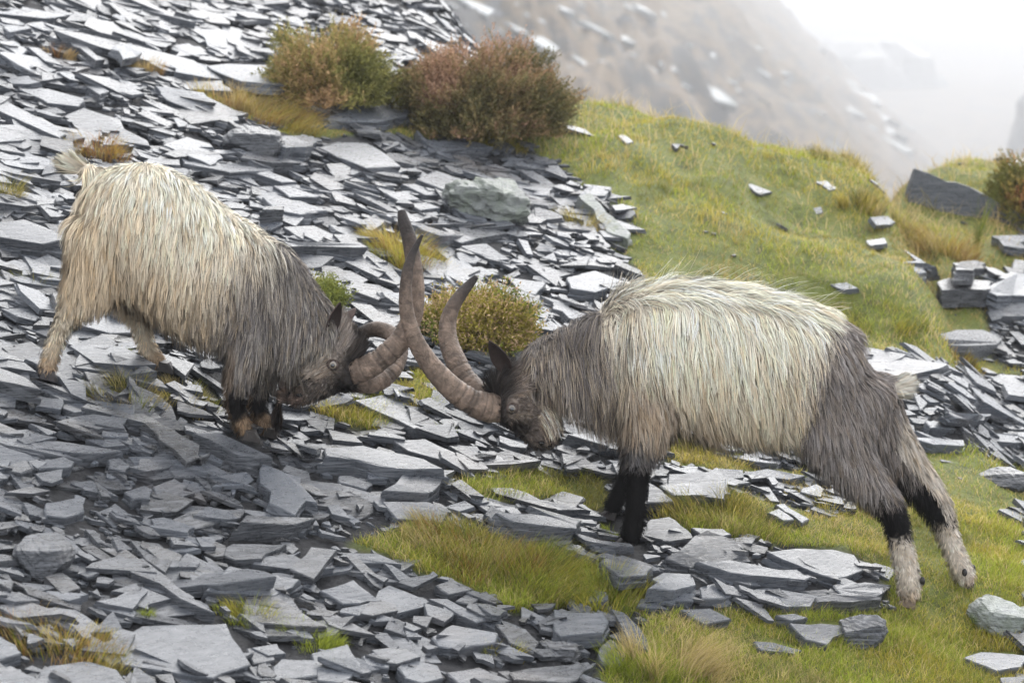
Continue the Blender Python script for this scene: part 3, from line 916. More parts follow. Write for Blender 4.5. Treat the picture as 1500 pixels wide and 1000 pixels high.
def turf(N, seed, box=(-1.6, 3.1, -1.6, 6.9)):
    r_ = np.random.default_rng(seed)
    x = r_.uniform(box[0], box[1], N * 4)
    y = r_.uniform(box[2], box[3], N * 4)
    z = H(x, y)
    px, py = proj(np.stack([x, y, z], -1))
    ok = (px > -20) & (px < 1530) & (py > 30) & (py < 1040) & grass_mask(x, y, z, 12)
    tid = np.array([in_poly(px, py, t) for t in TPOLY]).any(0)
    ok &= ~(tid & (r_.uniform(0, 1, x.shape) < 0.97))
    # fewer blades where they are far and small
    ok &= r_.uniform(0, 1, x.shape) < np.clip(1.15 - 0.11 * (y + 1.2), 0.35, 1)
    k = np.nonzero(ok)[0][:N]
    x, y, z = x[k], y[k], z[k]
    n = len(k)
    tus = fbm(x * 2.6, y * 2.6, 51, 3) * 2
    fine = fbm(x * 9, y * 9, 53, 2) * 2
    L = (0.028 + 0.034 * np.clip(tus + 0.05, 0, 1) + 0.02 * np.clip(fine, 0, 1)) * r_.uniform(0.6, 1.4, n)
    stem = (y > 3.6) & (r_.uniform(0, 1, n) < 0.03 + 0.12 * smooth(3.9, 4.8, y) * smooth(-0.1, 0.3, fbm(x * 3, y * 2, 91, 2)))
    L = np.where(stem, r_.uniform(0.07, 0.15, n), L)
    W = 0.0016 + 0.0014 * r_.uniform(0, 1, n) + 0.00035 * np.maximum(y, 0)
    a = r_.uniform(0, 2 * np.pi, n)
    bd = np.stack([np.cos(a), np.sin(a), np.zeros(n)], -1)
    cl = fbm(x * 3.5 + 5, y * 3.5, 57, 4) * 2.6 + r_.normal(0, 0.3, n)
    near = smooth(1.0, -0.6, y)
    c0 = GREEN + (LIME - GREEN) * smooth(-0.3, 0.5, cl)[:, None]
    c1 = c0 + (YELL - c0) * (smooth(0.0, 0.6, -cl + 0.25 * (1 - near)) * 0.85)[:, None]
    st = (r_.uniform(0, 1, n) < 0.16 + 0.3 * smooth(0.0, 0.5, fbm(x * 2, y * 2, 61, 3) * 2))[:, None]
    c1 = np.where(st | stem[:, None], STRAW, c1)
    ol = smooth(0.15, 0.5, fbm(x * 4, y * 4, 63, 3) * 2)[:, None] * 0.6
    c1 = c1 * (1 - ol) + OLIVE * ol
    ru = (smooth(0.05, 0.4, fbm(x * 2.2 + 9, y * 1.7, 67, 3) * 2 + 0.25 * smooth(0.9, 1.6, x)) * smooth(1.5, 2.5, y) * (r_.uniform(0, 1, n) < 0.7))[:, None] * 0.75
    c1 = c1 * (1 - ru) + (0.6 * STRAW + 0.4 * RUST) * ru
    c1 = c1 * r_.uniform(0.65, 1.35, (n, 1))
    up = np.tile([0.0, 0, 1.0], (n, 1)) + r_.normal(0, 0.25, (n, 3)) * [1, 1, 0]
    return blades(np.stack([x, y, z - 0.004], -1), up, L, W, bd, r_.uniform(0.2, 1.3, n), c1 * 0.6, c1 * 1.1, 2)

V, F, C = turf(100000, 71)
V2, F2, C2 = turf(70000, 72, (-0.7, 1.9, -1.4, 0.9))
F = {k: np.concatenate([F[k], F2[k] + len(V)]) for k in F}
V, C = np.concatenate([V, V2]), np.concatenate([C, C2])
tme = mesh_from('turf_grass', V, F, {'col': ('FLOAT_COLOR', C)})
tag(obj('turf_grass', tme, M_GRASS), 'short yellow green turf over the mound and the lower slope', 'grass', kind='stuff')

def tuft(px, py, rad, hgt, n, cols, label, lean=(0, 0), droop=0.8, name='grass_tuft', seed=None, flat=0.55):
    r_ = np.random.default_rng(seed if seed is not None else int(px * 7 + py))
    g = hit(px, py)
    nclump = max(3, int(n / 55))
    ca, cr_ = r_.uniform(0, 2 * np.pi, nclump), rad * np.sqrt(r_.uniform(0, 1, nclump))
    cx, cyy = np.cos(ca) * cr_, np.sin(ca) * cr_ * 0.8
    k = r_.integers(0, nclump, n)
    x = cx[k] + r_.normal(0, rad * 0.13, n)
    y = cyy[k] + r_.normal(0, rad * 0.13, n)
    rr = np.sqrt(x * x + y * y) / rad
    z = H(g[0] + x, g[1] + y) - g[2]
    L = hgt * r_.uniform(0.5, 1.15, n) * np.clip(1.1 - flat * rr, 0.35, 1.1) * r_.uniform(0.7, 1.2, nclump)[k]
    a = np.arctan2(y, x) + r_.normal(0, 0.8, n)
    bd = np.stack([np.cos(a) + lean[0], np.sin(a) * 0.8 + lean[1], np.zeros(n)], -1)
    up = np.tile([0.0, 0, 1.0], (n, 1)) + bd * 0.25
    cols = np.array(cols)
    ci = cols[(r_.uniform(0, 1, n) * len(cols)).astype(int)]
    cc = cols[r_.integers(0, len(cols), nclump)][k]
    c1 = (ci * 0.5 + cc * 0.5) * r_.uniform(0.7, 1.2, (n, 1))
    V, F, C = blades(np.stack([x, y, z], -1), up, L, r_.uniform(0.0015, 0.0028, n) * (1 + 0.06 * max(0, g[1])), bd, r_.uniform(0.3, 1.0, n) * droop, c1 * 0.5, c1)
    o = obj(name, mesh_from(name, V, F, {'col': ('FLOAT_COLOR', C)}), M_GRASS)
    o.location = Vector(g)
    return tag(o, label, 'grass tuft')

G_, L_, Y_, S_, O_, R_ = GREEN, LIME, YELL, STRAW, OLIVE, RUST
tuft(588, 388, 0.14, 0.16, 2200, [Y_, L_, S_, Y_, R_], 'rounded yellow grass tussock behind the upright horn tips', flat=0.7)
tuft(375, 172, 0.24, 0.14, 1500, [S_, Y_, S_, R_], 'straw coloured bent grass below the smaller heather', (0.8, 0), 1.2)
tuft(375, 150, 0.05, 0.09, 200, [np.array(srgb(110, 165, 80))], 'small bright green leafy plant in the straw grass')
tuft(148, 228, 0.13, 0.10, 900, [R_, R_, S_, Y_], 'rusty orange grass tuft behind the raised tail')
tuft(82, 85, 0.07, 0.07, 400, [R_, S_], 'small rusty grass tuft high on the scree beside the square block')
tuft(215, 112, 0.07, 0.12, 450, [R_, S_, Y_], 'upright rusty grass tuft beside the tilted pale slab')
tuft(6, 296, 0.07, 0.12, 500, [Y_, O_, S_], 'yellow grass tuft at the edge level with the tail')
tuft(50, 425, 0.12, 0.06, 500, [O_, Y_, G_], 'low olive grass tuft behind the hind leg of the bent goat')
tuft(178, 524, 0.05, 0.04, 250, [G_, L_, Y_], 'tiny green tuft between the hind legs of the bent goat')
tuft(185, 592, 0.12, 0.09, 1000, [G_, Y_, O_, S_], 'green and straw tuft in the slates below the belly')
tuft(275, 592, 0.11, 0.06, 700, [Y_, G_, S_], 'low yellow tuft beside the black foreleg of the bent goat')
tuft(520, 612, 0.13, 0.06, 900, [L_, G_, Y_], 'lime green grass below the muzzle of the bent goat')
tuft(600, 590, 0.10, 0.06, 700, [Y_, L_, S_], 'yellow green grass between the two horn bases')
tuft(655, 640, 0.035, 0.06, 200, [G_, L_], 'small fresh green tuft below the lower horn')
tuft(95, 950, 0.16, 0.065, 1900, [G_, Y_, R_, S_], 'green and orange tuft at the corner beside the pale slabs')
tuft(372, 915, 0.09, 0.07, 800, [L_, G_, Y_], 'bright green tuft above the large pale flat slate')
tuft(455, 942, 0.085, 0.06, 1100, [L_, G_, L_], 'low lime tuft next to the thick pale block')
tuft(208, 905, 0.03, 0.05, 330, [G_, L_], 'sparse green tuft among small slates')
tuft(700, 820, 0.18, 0.105, 2800, [R_, Y_, G_, S_, O_], 'large rust tipped tussock in the middle of the lower slope')
tuft(790, 850, 0.18, 0.10, 2600, [G_, O_, Y_, L_], 'large green tussock leaning over slates in the lower middle', (0.5, -0.2))
tuft(885, 885, 0.14, 0.10, 1200, [G_, L_, Y_], 'green tuft at the downhill end of the big tussocks')
tuft(735, 960, 0.06, 0.06, 350, [G_, Y_], 'thin green tuft among dark slates at the lower edge')
tuft(1060, 765, 0.20, 0.09, 1600, [O_, Y_, G_, S_], 'olive grass cushion behind the layered hoof rock')
tuft(985, 985, 0.13, 0.17, 900, [S_, S_, Y_], 'pale straw coloured tussock at the lower edge', (0.5, 0.1), 1.1)
tuft(935, 990, 0.10, 0.11, 900, [G_, G_, L_], 'dark green tuft beside the straw tussock')
tuft(905, 790, 0.05, 0.05, 260, [G_, L_], 'bright green blades beside the planted fore hooves')
tuft(1230, 745, 0.15, 0.06, 800, [Y_, G_, S_], 'yellow turf tuft under the stretched hind thigh')
tuft(850, 335, 0.10, 0.10, 700, [Y_, O_, S_], 'grass tuft against the sunken slab of the mound')
tuft(1255, 300, 0.12, 0.12, 600, [S_, O_, Y_], 'straw grass on the rim of the mound')
tuft(1380, 372, 0.20, 0.16, 1500, [S_, O_, Y_, R_], 'brown grass hummock above the stepped ledges')
tuft(1330, 350, 0.12, 0.12, 700, [O_, S_, Y_], 'olive grass hummock at the mound rim beside the ledge')
tuft(1300, 480, 0.18, 0.07, 900, [O_, Y_, L_], 'mossy olive tuft behind the rump of the charging goat')
tuft(1410, 535, 0.10, 0.06, 1100, [O_, Y_, R_], 'mossy cushion below the broad wet ledge')
tuft(1240, 240, 0.2, 0.10, 900, [S_, Y_, O_], 'tall straw grass along the mound crest')
tuft(1000, 165, 0.25, 0.09, 900, [L_, Y_, S_], 'pale green grass on the highest part of the crest')
tuft(700, 205, 0.2, 0.10, 900, [Y_, S_, O_], 'yellow grass at the foot of the large brown heather')
tuft(1418, 372, 0.05, 0.52, 60, [O_, G_], 'tall thin rush stems beside the path', (0, 0), 0.35, 'rush_clump')

# ------------------------------------------------------------------ heather
def heather(px, py, wpx, hpx, depth, cols, label, seed, n_sprig=2600, blossom=None):
    r_ = np.random.default_rng(seed)
    g = hit(px, py)
    sc = FPX / ((g - CAMP) @ FWD)
    rx, rz, ry = wpx / sc / 2, hpx / sc, depth / 2
    root = empty('heather_bush', g)
    tag(root, label, 'bush', 'heather bushes')
    # woody stems
    V, F = [], []
    for k in range(46):
        a, e = r_.uniform(0, 2 * np.pi), r_.uniform(0.25, 1.45)
        d = np.array([math.cos(a) * math.cos(e) * rx, math.sin(a) * math.cos(e) * ry, math.sin(e) * rz]) * 0.85
        p0 = np.array([math.cos(a) * rx * 0.3, math.sin(a) * ry * 0.3, -0.02]) * r_.uniform(0, 1)
        pts = [p0 + (d - p0) * t + np.array([0, 0, 0.12 * rz * math.sin(t * 3.1)]) + r_.normal(0, 0.01, 3) * t for t in (0, .35, .7, 1)]
        o = len(V)
        for i, p in enumerate(pts):
            rad = 0.006 * (1 - 0.25 * i)
            for q in range(4):
                V.append(p + rad * np.array([math.cos(q * 1.571), math.sin(q * 1.571), 0]))
        for i in range(3):
            for q in range(4):
                F.append((o + 4 * i + q, o + 4 * i + (q + 1) % 4, o + 4 * i + 4 + (q + 1) % 4, o + 4 * i + 4 + q))
    V = np.array(V)
    st = obj('stem', mesh_from('stem', V, F, {'col': ('FLOAT_COLOR', np.tile([0.05, 0.035, 0.025, 1], (len(V), 1)))}), M_HEATHER)
    st.parent = root
    tag(st, kind='stuff')
    # sprigs: short shoots set with small leaves, thickest in a lumpy outer shell
    n = n_sprig
    a = r_.uniform(0, 2 * np.pi, n)
    e = np.arcsin(r_.uniform(-0.05, 1.0, n))
    lump = 0.84 + 0.34 * (vnoise(a * 1.9 + seed, e * 3.2, seed) - 0.5) + 0.38 * (vnoise(a * 6 + seed, e * 8, seed + 3) - 0.5)
    rad = lump * (1 - 0.5 * r_.uniform(0, 1, n) ** 2.2)
    ce, se = np.cos(e) ** 0.65, np.sin(e).clip(-1, 1)
    dirn = np.stack([np.cos(a) * ce, np.sin(a) * ce, se], -1)
    pos = dirn * rad[:, None] * [rx, ry, rz]
    axis = dirn * [0.9, 0.9, 0.6] + np.array([0, 0, 0.4]) + r_.normal(0, 0.3, (n, 3))
    axis /= np.linalg.norm(axis, axis=1)[:, None]
    sl = 0.035 + 0.045 * r_.uniform(0, 1, n)
    m = 14
    t = np.tile(np.linspace(0.0, 1, m), (n, 1)) + r_.uniform(-0.05, 0.05, (n, m))
    lp = pos[:, None] + axis[:, None] * (t * sl[:, None])[..., None]
    ld = r_.normal(0, 1, (n, m, 3)) + axis[:, None] * 0.9
    ld /= np.linalg.norm(ld, axis=2)[..., None]
    sd_ = np.cross(ld, r_.normal(0, 1, (n, m, 3)))
    sd_ /= np.linalg.norm(sd_, axis=2)[..., None]
    ll = r_.uniform(0.007, 0.014, (n, m, 1)) * (1 + 0.04 * max(0, g[1]))
    tri = np.stack([lp - sd_ * ll * 0.22, lp + sd_ * ll * 0.22, lp + ld * ll], 2).reshape(-1, 3)
    cols = np.array(cols)
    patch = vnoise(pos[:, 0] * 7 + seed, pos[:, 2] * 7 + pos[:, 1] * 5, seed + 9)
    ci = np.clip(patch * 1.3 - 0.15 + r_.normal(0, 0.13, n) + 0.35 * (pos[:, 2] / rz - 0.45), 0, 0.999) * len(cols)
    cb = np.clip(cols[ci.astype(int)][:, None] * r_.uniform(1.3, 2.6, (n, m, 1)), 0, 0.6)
    if blossom is not None:
        bl = r_.uniform(0, 1, (n, m, 1)) < 0.40 * t[..., None]
        cb = np.where(bl, np.array(blossom) * r_.uniform(0.7, 1.2, (n, m, 1)), cb)
    C = np.ones((n * m, 3, 4))
    C[..., :3] = cb.reshape(-1, 1, 3)
    fme = mesh_from('foliage', tri, {3: np.arange(len(tri)).reshape(-1, 3)}, {'col': ('FLOAT_COLOR', C.reshape(-1, 4))})
    fo = obj('foliage', fme, M_HEATHER)
    fo.parent = root
    tag(fo, kind='stuff')
    return root

hb = [srgb(74, 70, 46), srgb(96, 86, 58), srgb(108, 90, 66), srgb(116, 92, 74), srgb(130, 106, 88)]
heather(700, 192, 280, 124, 0.75, hb, 'largest brown heather bush at the top of the grassy mound', 3, 9500)
heather(478, 150, 205, 106, 0.6, [srgb(80, 80, 44), srgb(106, 102, 58), srgb(122, 106, 70), srgb(132, 108, 80)], 'smaller brown heather bush beside pale slabs on the scree', 5, 5200)
heather(695, 510, 172, 82, 0.3, [srgb(66, 74, 32), srgb(88, 94, 40), srgb(112, 104, 48)], 'low green heather with pale dry blossom behind the horns', 7, 3600, srgb(196, 166, 132))
heather(1500, 320, 110, 95, 0.4, [srgb(80, 78, 40), srgb(110, 96, 52), srgb(128, 92, 60)], 'brown heather bush at the frame edge beside the standing slab', 9, 1800)
heather(465, 455, 58, 30, 0.3, [srgb(70, 76, 36), srgb(90, 94, 44), srgb(110, 104, 56)], 'mossy green bush rising behind the poll of the bent goat', 13, 1200)

# ------------------------------------------------------------------ far crags
def crag(px0, px1, py_top, py_bot, Y, seed, label):
    r_ = np.random.default_rng(seed)
    s = Y / FPX
    d0, d1 = P(px0, py_bot, Y - 8), P(px1, py_top, Y - 8)
    w, h = d1[0] - d0[0], d1[2] - d0[2]
    nu, nv = 28, 22
    U, W_ = np.meshgrid(np.linspace(0, 2 * np.pi, nu, endpoint=False), np.linspace(0, 1, nv))
    prof = 1.25 - 0.35 * W_ ** 1.5 - 0.35 * smooth(0.9, 1.0, W_)
    rr = prof * (1 + 0.5 * (vnoise(np.cos(U) * 2 + 5, np.sin(U) * 2 + W_ * 3, seed) - 0.5) + 0.2 * (vnoise(np.cos(U) * 7, np.sin(U) * 7 + W_ * 9, seed) - 0.5))
    X = np.cos(U) * rr * w / 2
    Yy = np.sin(U) * rr * w * 0.45
    Z = -20 + (h + 20) * W_
    V = np.stack([X, Yy, Z], -1).reshape(-1, 3)
    idx = np.arange(nu * nv).reshape(nv, nu)
    q = np.stack([idx[:-1], np.roll(idx[:-1], -1, 1), np.roll(idx[1:], -1, 1), idx[1:]], -1).reshape(-1, 4)
    V = np.vstack([V, [[0, 0, h]]])
    tri = np.stack([idx[-1], np.roll(idx[-1], -1), np.full(nu, nu * nv)], -1)
    o = obj('rock_crag', mesh_from('rock_crag', V, {4: q, 3: tri}, {'tone': ('FLOAT', np.full(len(V), 0.3))}), M_SLATE)
    o.location = Vector(((d0[0] + d1[0]) / 2, Y - 8, d0[2]))
    return tag(o, label, 'crag')

crag(1150, 1370, 60, 230, 1350, 5, 'tall faint rock tower dissolving in the fog')
crag(1478, 1600, 130, 235, 720, 6, 'pale rock stump in the fog at the frame edge')

# ------------------------------------------------------------------ goats
def tube(nodes, seg=20):
    """lofted tube through nodes (px, py, depth, radius in photo px, radius across in m)"""
    pts = np.array([P(n[0], n[1], n[2]) for n in nodes])
    ra = np.array([n[3] / (FPX / 8.0) for n in nodes])
    rb = np.array([n[4] if len(n) > 4 else n[3] / (FPX / 8.0) for n in nodes])
    # resample smoothly
    t = np.arange(len(nodes))
    tt = np.linspace(0, len(nodes) - 1, (len(nodes) - 1) * 4 + 1)
    def cr(a):
        a = np.asarray(a, float)
        out = []
        for v in tt:
            i = min(int(v), len(a) - 2)
            f = v - i
            p0, p1, p2, p3 = a[max(i - 1, 0)], a[i], a[i + 1], a[min(i + 2, len(a) - 1)]
            out.append(0.5 * ((2 * p1) + (-p0 + p2) * f + (2 * p0 - 5 * p1 + 4 * p2 - p3) * f * f + (-p0 + 3 * p1 - 3 * p2 + p3) * f ** 3))
        return np.array(out)
    return cr(pts), cr(ra), cr(rb)

def loft(pts, ra, rb, seg=20, cap=True):
    n = len(pts)
    tan = np.gradient(pts, axis=0)
    tan /= np.linalg.norm(tan, axis=1)[:, None]
    V, F = [], []
    for i in range(n):
        b = np.array([0, 1.0, 0]) - tan[i] * tan[i][1]
        b /= np.linalg.norm(b)
        a = np.cross(tan[i], b)
        for k in range(seg):
            th = 2 * math.pi * k / seg
            V.append(pts[i] + a * ra[i] * math.cos(th) + b * rb[i] * math.sin(th))
    for i in range(n - 1):
        for k in range(seg):
            k2 = (k + 1) % seg
            F.append((i * seg + k, i * seg + k2, (i + 1) * seg + k2, (i + 1) * seg + k))
    if cap:
        V.append(pts[0] - tan[0] * ra[0] * 0.45)
        V.append(pts[-1] + tan[-1] * ra[-1] * 0.45)
        c0, c1 = len(V) - 2, len(V) - 1
        for k in range(seg):
            k2 = (k + 1) % seg
            F.append((c0, k2, k))
            F.append((c1, (n - 1) * seg + k, (n - 1) * seg + k2))
    return np.array(V), F

def merged_body(name, tubes):
    V, F, off = [], [], 0
    for tb in tubes.values():
        v, f = loft(*tb)
        V.append(v)
        F += [tuple(i + off for i in q) for q in f]
        off += len(v)
    me = mesh_from(name, np.concatenate(V), F)
    o = bpy.data.objects.new(name + '_raw', me)
    COL.objects.link(o)
    r = o.modifiers.new('r', 'REMESH')
    r.mode = 'VOXEL'
    r.voxel_size = 0.0085
    s = o.modifiers.new('s', 'SMOOTH')
    s.factor = 0.5
    s.iterations = 6
    dg = bpy.context.evaluated_depsgraph_get()
    out = bpy.data.meshes.new_from_object(o.evaluated_get(dg))
    bpy.data.objects.remove(o)
    bpy.data.meshes.remove(me)
    return out

def horn_mesh(nodes, loc, seg=18, rings=1.0):
    pts, ra, rb = tube(nodes)
    # finer resampling so that growth rings show
    n = len(pts)
    tt = np.linspace(0, n - 1, n * 4)
    pts = np.stack([np.interp(tt, np.arange(n), pts[:, k]) for k in range(3)], -1)
    ra = np.interp(tt, np.arange(n), ra)
    s = np.concatenate([[0], np.cumsum(np.linalg.norm(np.diff(pts, axis=0), axis=1))])
    f = s / s[-1]
    ridge = 1 + 0.03 * rings * np.sin(s * 330 + 3 * np.sin(s * 40)) * (1 - f) - 0.09 * rings * np.exp(-((s * 22 + 0.5 * np.sin(s * 60)) % 1.0 - 0.5) ** 2 / 0.003) * (1 - f) ** 0.7
    V, F = loft(pts, ra * ridge, ra * ridge * 0.82, seg)
    groove = np.concatenate([np.repeat((1 - np.clip(ridge, 0, 1)) * 12, seg), [0, 0]])
    along = np.concatenate([np.repeat(f, seg), [0, 1]])
    c0 = np.array(srgb(118, 102, 90))
    c1 = np.array(srgb(44, 38, 36))
    w = smooth(0.62, 0.95, along)[:, None]
    col = (c0 * (1 - w) + c1 * w) * (1 - 0.55 * np.clip(groove, 0, 1))[:, None]
    C = np.c_[col, np.ones(len(col))]
    return mesh_from('horn', V - loc, F, {'col': ('FLOAT_COLOR', C)}, True)

def horn_material():
    t = NT('horn_keratin')
    c = t.attr('col').outputs['Color']
    p = t.pos()
    n = t.noise(38, 6, 0.7, p, 0.5).outputs['Fac']
    c = t.mix(0.85, c, t.mix(1.0, c, t.ramp(n, [(0.3, (0.32, 0.3, 0.29)), (0.5, (0.9, 0.88, 0.86)), (0.7, (1.9, 1.85, 1.8))]), 'MULTIPLY'))
    t.link(c, t.b.inputs['Base Color'])
    t.b.inputs['Roughness'].default_value = 0.5
    t.b.inputs['Specular IOR Level'].default_value = 0.35
    n2 = t.noise(140, 4, 0.7, p).outputs['Fac']
    t.bump(t.math('ADD', n, t.math('MULTIPLY', n2, 0.5)), 0.9, 0.008)
    return t.m

M_HORN = horn_material()
M_HOOF = attr_material('hoof', 0.45, 0.4, 0, 0.5, 60)
M_EAR = attr_material('ear_skin', 0.75, 0.15, 0.1, 0.4, 80)

def eye_material(name, k):
    t = NT(name)
    tc = t.node('ShaderNodeTexCoord').outputs['Object']
    sx = t.node('ShaderNodeSeparateXYZ')
    t.link(tc, sx.inputs[0])
    x, z = sx.outputs['X'], sx.outputs['Z']
    # horizontal bar pupil in a pale iris ring, dark rim
    d = t.math('SQRT', t.math('ADD', t.math('POWER', x, 2.0), t.math('POWER', z, 2.0)))
    iris = t.ramp(t.math('MULTIPLY', d, 70.0), [(0.0, (0.02, 0.02, 0.025)), (0.34, (0.03, 0.03, 0.035)), (0.42, (0.20 * k, 0.14 * k, 0.08 * k)), (0.64, (0.42 * k, 0.36 * k, 0.29 * k)), (0.76, (0.06, 0.045, 0.04)), (1.0, (0.05, 0.035, 0.03))])
    t.link(iris, t.b.inputs['Base Color'])
    t.b.inputs['Roughness'].default_value = 0.08
    t.b.inputs['Coat Weight'].default_value = 1.0
    return t.m

M_EYE_PALE, M_EYE_AMBER = eye_material('pale_eye', 0.55), eye_material('amber_eye', 0.32)

def uv_sphere(name, r, sx=1, sy=1, sz=1, n=14):
    V, F = [], []
    for i in range(n + 1):
        for k in range(2 * n):
            a, b = math.pi * i / n, math.pi * k / n
            V.append((r * sx * math.sin(a) * math.cos(b), r * sy * math.sin(a) * math.sin(b), r * sz * math.cos(a)))
    for i in range(n):
        for k in range(2 * n):
            k2 = (k + 1) % (2 * n)
            F.append((i * 2 * n + k, (i + 1) * 2 * n + k, (i + 1) * 2 * n + k2, i * 2 * n + k2))
    return np.array(V), F

def hoof_mesh(fx, size, tint):
    """two pointed claws side by side; fx = +1 when the toes point to +x"""
    V, F = [], []
    for side in (-1, 1):
        prof = [(-0.9, 0.0), (1.35, 0.0), (1.15, 0.45), (0.45, 1.25), (-0.75, 1.2)]
        o = len(V)
        for yy, k in ((0.06, 1.0), (0.62, 1.0), (0.95, 0.78)):
            for (x, z) in prof:
                V.append(((x * k) * size * fx, side * yy * size * (1 - 0.25 * max(x, 0)), z * (0.9 if k < 1 else 1) * size))
        m = 5
        for r in range(2):
            for i in range(m):
                j = (i + 1) % m
                F.append((o + r * m + i, o + r * m + j, o + (r + 1) * m + j, o + (r + 1) * m + i))
        F.append(tuple(o + i for i in range(m)))
        F.append(tuple(o + 2 * m + i for i in range(m)))
    V = np.array(V)
    C = np.ones((len(V), 4))
    C[:, :3] = tint
    C[:, :3] *= (0.7 + 0.6 * RNG.uniform(0, 1, (len(V), 1)))
    return mesh_from('hoof', V, F, {'col': ('FLOAT_COLOR', C)})

def ear_mesh(base, tip, width, face, colr):
    """a cupped leaf-shaped ear from base to tip; face = direction the opening looks"""
    base, tip, face = map(np.array, (base, tip, face))
    ax = tip - base
    L = np.linalg.norm(ax)
    ax = ax / L
    face = face - ax * (face @ ax)
    face /= np.linalg.norm(face)
    sdv = np.cross(ax, face)
    V, C = [], []
    nu, nv = 11, 9
    for layer in (0, 1):
        for i in range(nu):
            t = i / (nu - 1)
            w = width * (math.sin(math.pi * (0.12 + 0.88 * t) ** 0.8) ** 0.8 if t < 1 else 0.0) + 0.001
            for k in range(nv):
                s = -1 + 2 * k / (nv - 1)
                p = base + ax * L * t + sdv * w * s * 0.5 - face * (0.5 * w * (1 - s * s) * 0.7) - face * (0.004 * layer)
                V.append(p)
                c = np.array(colr) * (0.55 if layer == 0 else 1.0) * (1.25 if abs(s) > 0.8 else 1)
                C.append((*c, 1))
    F = []
    for layer in (0, 1):
        o = layer * nu * nv
        for i in range(nu - 1):
            for k in range(nv - 1):
                q = (o + i * nv + k, o + i * nv + k + 1, o + (i + 1) * nv + k + 1, o + (i + 1) * nv + k)
                F.append(q if layer == 0 else q[::-1])
    for i in range(nu - 1):
        for k in (0, nv - 1):
            F.append((i * nv + k, (i + 1) * nv + k, nu * nv + (i + 1) * nv + k, nu * nv + i * nv + k))
    return np.array(V), F, np.array(C)

def ribbons(paths, widths, normals, cols):
    """paths (n,m,3) strands as thin flat ribbons; normals (n,3) body normals; cols (n,m,3)"""
    n, m, _ = paths.shape
    tan = np.gradient(paths, axis=1)
    tan /= np.linalg.norm(tan, axis=2)[..., None] + 1e-9
    rnd = RNG.normal(0, 1, (n, 1, 3))
    ref = normals[:, None] + 0.55 * rnd
    side = np.cross(tan, ref)
    side /= np.linalg.norm(side, axis=2)[..., None] + 1e-9
    tt = np.linspace(0, 1, m)
    w = widths[:, None] * (1 - 0.75 * tt[None] ** 1.4) * 0.5
    V = np.empty((n, m, 2, 3))
    V[:, :, 0] = paths - side * w[..., None]
    V[:, :, 1] = paths + side * w[..., None]
    base = (np.arange(n) * m * 2)[:, None] + np.arange(m - 1)[None] * 2
    q = np.stack([base, base + 1, base + 3, base + 2], -1).reshape(-1, 4)
    C = np.ones((n, m, 2, 4))
    C[..., :3] = cols[:, :, None]
    return V.reshape(-1, 3), q, C.reshape(-1, 4), side

